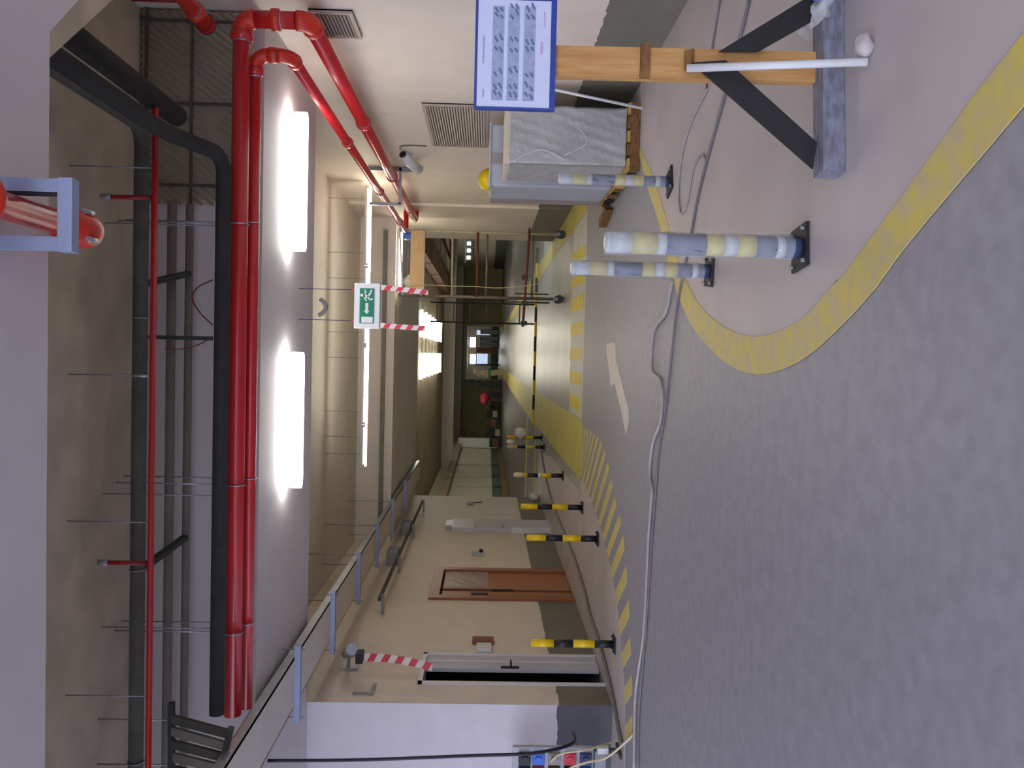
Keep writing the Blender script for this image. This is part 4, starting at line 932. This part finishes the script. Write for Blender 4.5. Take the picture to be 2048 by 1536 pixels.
rail((1.10, 16.9, 0.45), (1.12, 17.34, 0.45), 'scaf'); rail((2.32, 16.75, 0.45), (2.40, 17.32, 0.45), 'scaf')
rail((1.02, 16.80, 1.15), (1.02, 16.80, 0.28), 'dark_clutter', 0.016, 'brace'); rail((1.18, 16.8, 0.95), (1.18, 16.8, 0.3), 'dark_clutter', 0.014, 'brace')
for x in (0.62, 1.0, 1.5): MB().box(x-0.04, x+0.04, 16.78, 16.90, 0.70, 0.82).build('clamp', M['dark_clutter'], st)
pf = MB().box(1.10, 2.36, 16.72, 17.36, 2.72, 2.76).build('platform', M['ply'], st)
MB().box(1.12, 2.32, 16.70, 16.72, 2.70, 2.95).build('toe_board', M['ply'], st)
MB().box(1.12, 2.32, 16.695, 16.70, 2.68, 2.71).build('toe_board_edge', M['scaf_pale'], st)
MB().box(1.12, 1.14, 16.72, 17.36, 2.76, 2.92).build('toe_board', M['ply'], st)
rail((1.10, 16.88, 3.10), (2.32, 16.73, 3.16), 'housing', 0.018)
solo('tool_sack', MB().blob((1.36, 16.9, 2.93), 0.14, 0.12, 0.165, 21), M['white_bag'], 'cream sack on the platform of the scaffold tower', 'sack')
solo('tool_case', MB().box(2.16, 2.30, 16.78, 17.0, 2.762, 3.08), M['blue'], 'blue case on the platform of the scaffold tower', 'case', None, 0.01)
solo('tool_chest', MB().box(1.55, 2.12, 17.0, 17.3, 2.762, 3.02), M['blue_dark'], 'dark chest on the platform of the scaffold tower', 'chest', None, 0.01)
solo('rope', MB().tube(smooth_path([Vector((1.25, 16.73, 2.958)), Vector((1.25, 16.69, 2.962)), WY(850, 570, 16.685), WY(900, 572, 16.6), WY(950, 573, 16.6), WY(990, 576, 16.6), WY(1030, 574, 16.6), WY(1075, 568, 16.6)], 5), 0.008, 6), M['rope'], 'straw coloured rope hanging from the scaffold tower', 'rope')
# second, farther scaffold frame
s2 = thing('scaffold_ladder', (1.2, 26.6, 0), 'thin scaffold ladder standing farther back in the hall', 'ladder')
for x in (0.96, 1.55): MB().tube([(x, 26.6, 0.0), (x, 26.6, 3.2)], 0.025, 8).build('upright', M['dark_clutter'], s2)
for z in (0.5, 1.0, 1.5, 2.0, 2.5, 3.0): MB().tube([(0.96, 26.6, z), (1.55, 26.6, z)], 0.02, 8).build('rung', M['scaf'], s2)
# black and yellow speed bump
sb = thing('speed_bump', (0.6, 26.3, 0), 'black and yellow striped speed bump across the hall entrance', 'speed bump')
n = 12; xa0, xa1 = -2.05, 3.2
for i in range(n):
    a = xa0+(xa1-xa0)*i/n; b = xa0+(xa1-xa0)*(i+1)/n
    MB().prism([(a, 26.1, 0.005), (a, 26.5, 0.005), (a, 26.42, 0.06), (a, 26.18, 0.06)], (b-a, 0, 0)).build('bump_segment', M['black' if i % 2 else 'yellow'], sb)

# ================================================================== FAR HALL DETAILS
def far(name, box, m, label, cat, group=None): return solo(name, MB().box(*box), M[m], label, cat, group)
def framed(name, x0, x1, z0, z1, y, m, label):
    t = thing(name, ((x0+x1)/2, y, z0), label, 'window'); t['kind'] = 'structure'; del t['category']
    MB().box(x0, x1, y-0.06, y-0.02, z0, z1).build('pane', M[m], t)
    for a in ((x0-0.1, x1+0.1, z0-0.1, z0), (x0-0.1, x1+0.1, z1, z1+0.1), (x0-0.1, x0, z0, z1), (x1, x1+0.1, z0, z1)):
        MB().box(a[0], a[1], y-0.1, y-0.01, a[2], a[3]).build('frame', M['housing'], t)
k = 110/94
framed('window_1', 0.80*k, 1.90*k, 3.05, 3.75, 116, 'win', 'bright far window on the right at the end of the hall')
framed('window_2', -1.1*k, 0.0*k, 3.0, 3.7, 116, 'win', 'bright far window on the left at the end of the hall')
framed('window_3', -1.1*k, 0.08*k, 1.4, 2.85, 116, 'win_dim', 'pale blue glazed panel under the left far window')
framed('window_4', 2.6, 3.2, 1.2, 2.9, 116, 'win_dim', 'narrow pale panel beside the right far window')
far('brown_panel', (0.22, 0.92, 115.6, 115.9, 0, 2.9), 'brown', 'brown panel between the far windows', 'panel')
for i, x in enumerate((1.3, 2.0, 2.9)):
    t = thing('site_locker', (x, 112, 0), ['first', 'second', 'third'][i]+' from the brown panel of the far grey lockers', 'locker', 'far lockers')
    MB().box(x-0.28, x+0.28, 112, 112.5, 0, 2.4).build('body', M['dark_clutter'], t); MB().box(x-0.24, x-0.02, 111.95, 111.99, 0.1, 2.3).build('door', M['cab'], t); MB().box(x+0.02, x+0.24, 111.95, 111.99, 0.1, 2.3).build('door', M['cab'], t)
t = thing('opening_frame', (0.2, 93.9, 0), 'pale yellowish frame around the far hall opening', 'frame')
MB().box(3.0, 3.25, 93.8, 93.99, 0, 3.7).build('jamb', M['scaf_pale'], t); MB().box(-2.9, -2.65, 93.8, 93.99, 0, 3.7).build('jamb', M['scaf_pale'], t); MB().box(-2.9, 3.25, 93.8, 93.99, 3.7, 4.0).build('lintel', M['scaf_pale'], t)
solo('far_pole', MB().tube([G(1000, 730), G(1000, 730)+Vector((0, 0, 3.6))], 0.08, 8), M['black'], 'thin black pole beside the left far window', 'pole')
for i, (x, z1, m, lab) in enumerate(((-1.7, 2.5, 'scaf_pale', 'pale stack of boards beside the black far pole'), (-2.75, 3.4, 'dark_clutter', 'dark tall stack left of the far opening'), (-3.85, 1.7, 'dark_clutter', 'dark low heap at the far end of the yellow band'))):
    t = thing('material_stack', (x, 82, 0), lab, 'stack')
    rnd = random.Random(i)
    z = 0
    while z < z1:
        hh = rnd.uniform(0.18, 0.42); xx = x+rnd.uniform(-0.12, 0.12); ww = rnd.uniform(0.22, 0.36)
        MB().box(xx-ww, xx+ww, 81.7+rnd.uniform(-.1, .1), 82.4, z, z+hh).build('bundle', M[m if rnd.random() < 0.7 else rnd.choice(['cardedge', 'green', 'dark_clutter'])], t); z += hh+0.002
solo('red_sack', MB().blob((-3.9, 78, 1.58), 0.5, 0.4, 0.38, 31), M['tape_red'], 'red sack on the dark heap at the left of the hall', 'sack')
t = thing('dark_bench', (-3.9, 78, 0), 'dark bench with clutter under the red sack', 'bench')
MB().box(-4.5, -3.3, 77.6, 78.4, 1.05, 1.18).build('top', M['dark_clutter'], t)
for x in (-4.4, -3.4): MB().box(x-0.08, x+0.08, 77.7, 78.3, 0, 1.05).build('leg', M['dark_clutter'], t)
for i in range(5):
    x = -5.0-i*0.62
    t = thing('crate_heap', (x, 86-i*3, 0), ['first', 'second', 'third', 'fourth', 'fifth'][i]+' from the red sack of the dark boxes along the left of the hall', 'box', 'dark boxes by the hall wall')
    MB().box(x-0.36, x+0.36, 86-i*3, 86.8-i*3, 0, 1.1+0.25*(i % 2)).build('body', M['dark_clutter'], t); MB().box(x-0.3, x+0.3, 85.97-i*3, 85.995-i*3, 0.15+0.2*(i % 3), 0.6+0.2*(i % 3)).build('panel', M['cardedge' if i % 2 else 'brown'], t)
solo('white_column', MB().box(-8.45, -7.6, 79, 79.6, 0.0, 3.9), M['white_col'], 'white column at the left wall of the hall', 'column')
for i, y in enumerate((56, 61, 67)):
    t = thing('wall_pilaster', (-8.3, y, 0), ['nearest', 'middle', 'farthest'][i]+' of the three slim pilasters on the left hall wall', 'pilaster', 'pilasters of the hall wall')
    MB().box(-8.49, -8.36, y-0.2, y+0.2, 0.36, 3.55).build('shaft', M['hallwall'], t); MB().box(-8.49, -8.30, y-0.28, y+0.28, 3.55, 3.6).build('capital', M['ochre'], t)
for i, (x, z) in enumerate(((4.75, 4.45), (5.95, 4.4), (7.4, 4.45))):
    t = thing('hall_duct', (x, 40, z), ['first', 'second', 'third'][i]+' from the middle of the brown ducts on the right of the hall ceiling', 'duct', 'ducts under the hall ceiling')
    MB().box(x-0.45, x+0.45, 26, 65.5, z-0.25, z+0.2).build('duct_length', M['brown' if i != 1 else 'hallceil'], t)
    for y in range(30, 65, 6): MB().box(x-0.48, x+0.48, y, y+0.12, z-0.28, z+0.23).build('joint', M['grey_pipe'], t)
    for y in range(29, 65, 9): MB().box(x-0.03, x+0.03, y, y+0.05, z+0.2, 4.75).build('hanger_strap', M['steel_dull'], t)
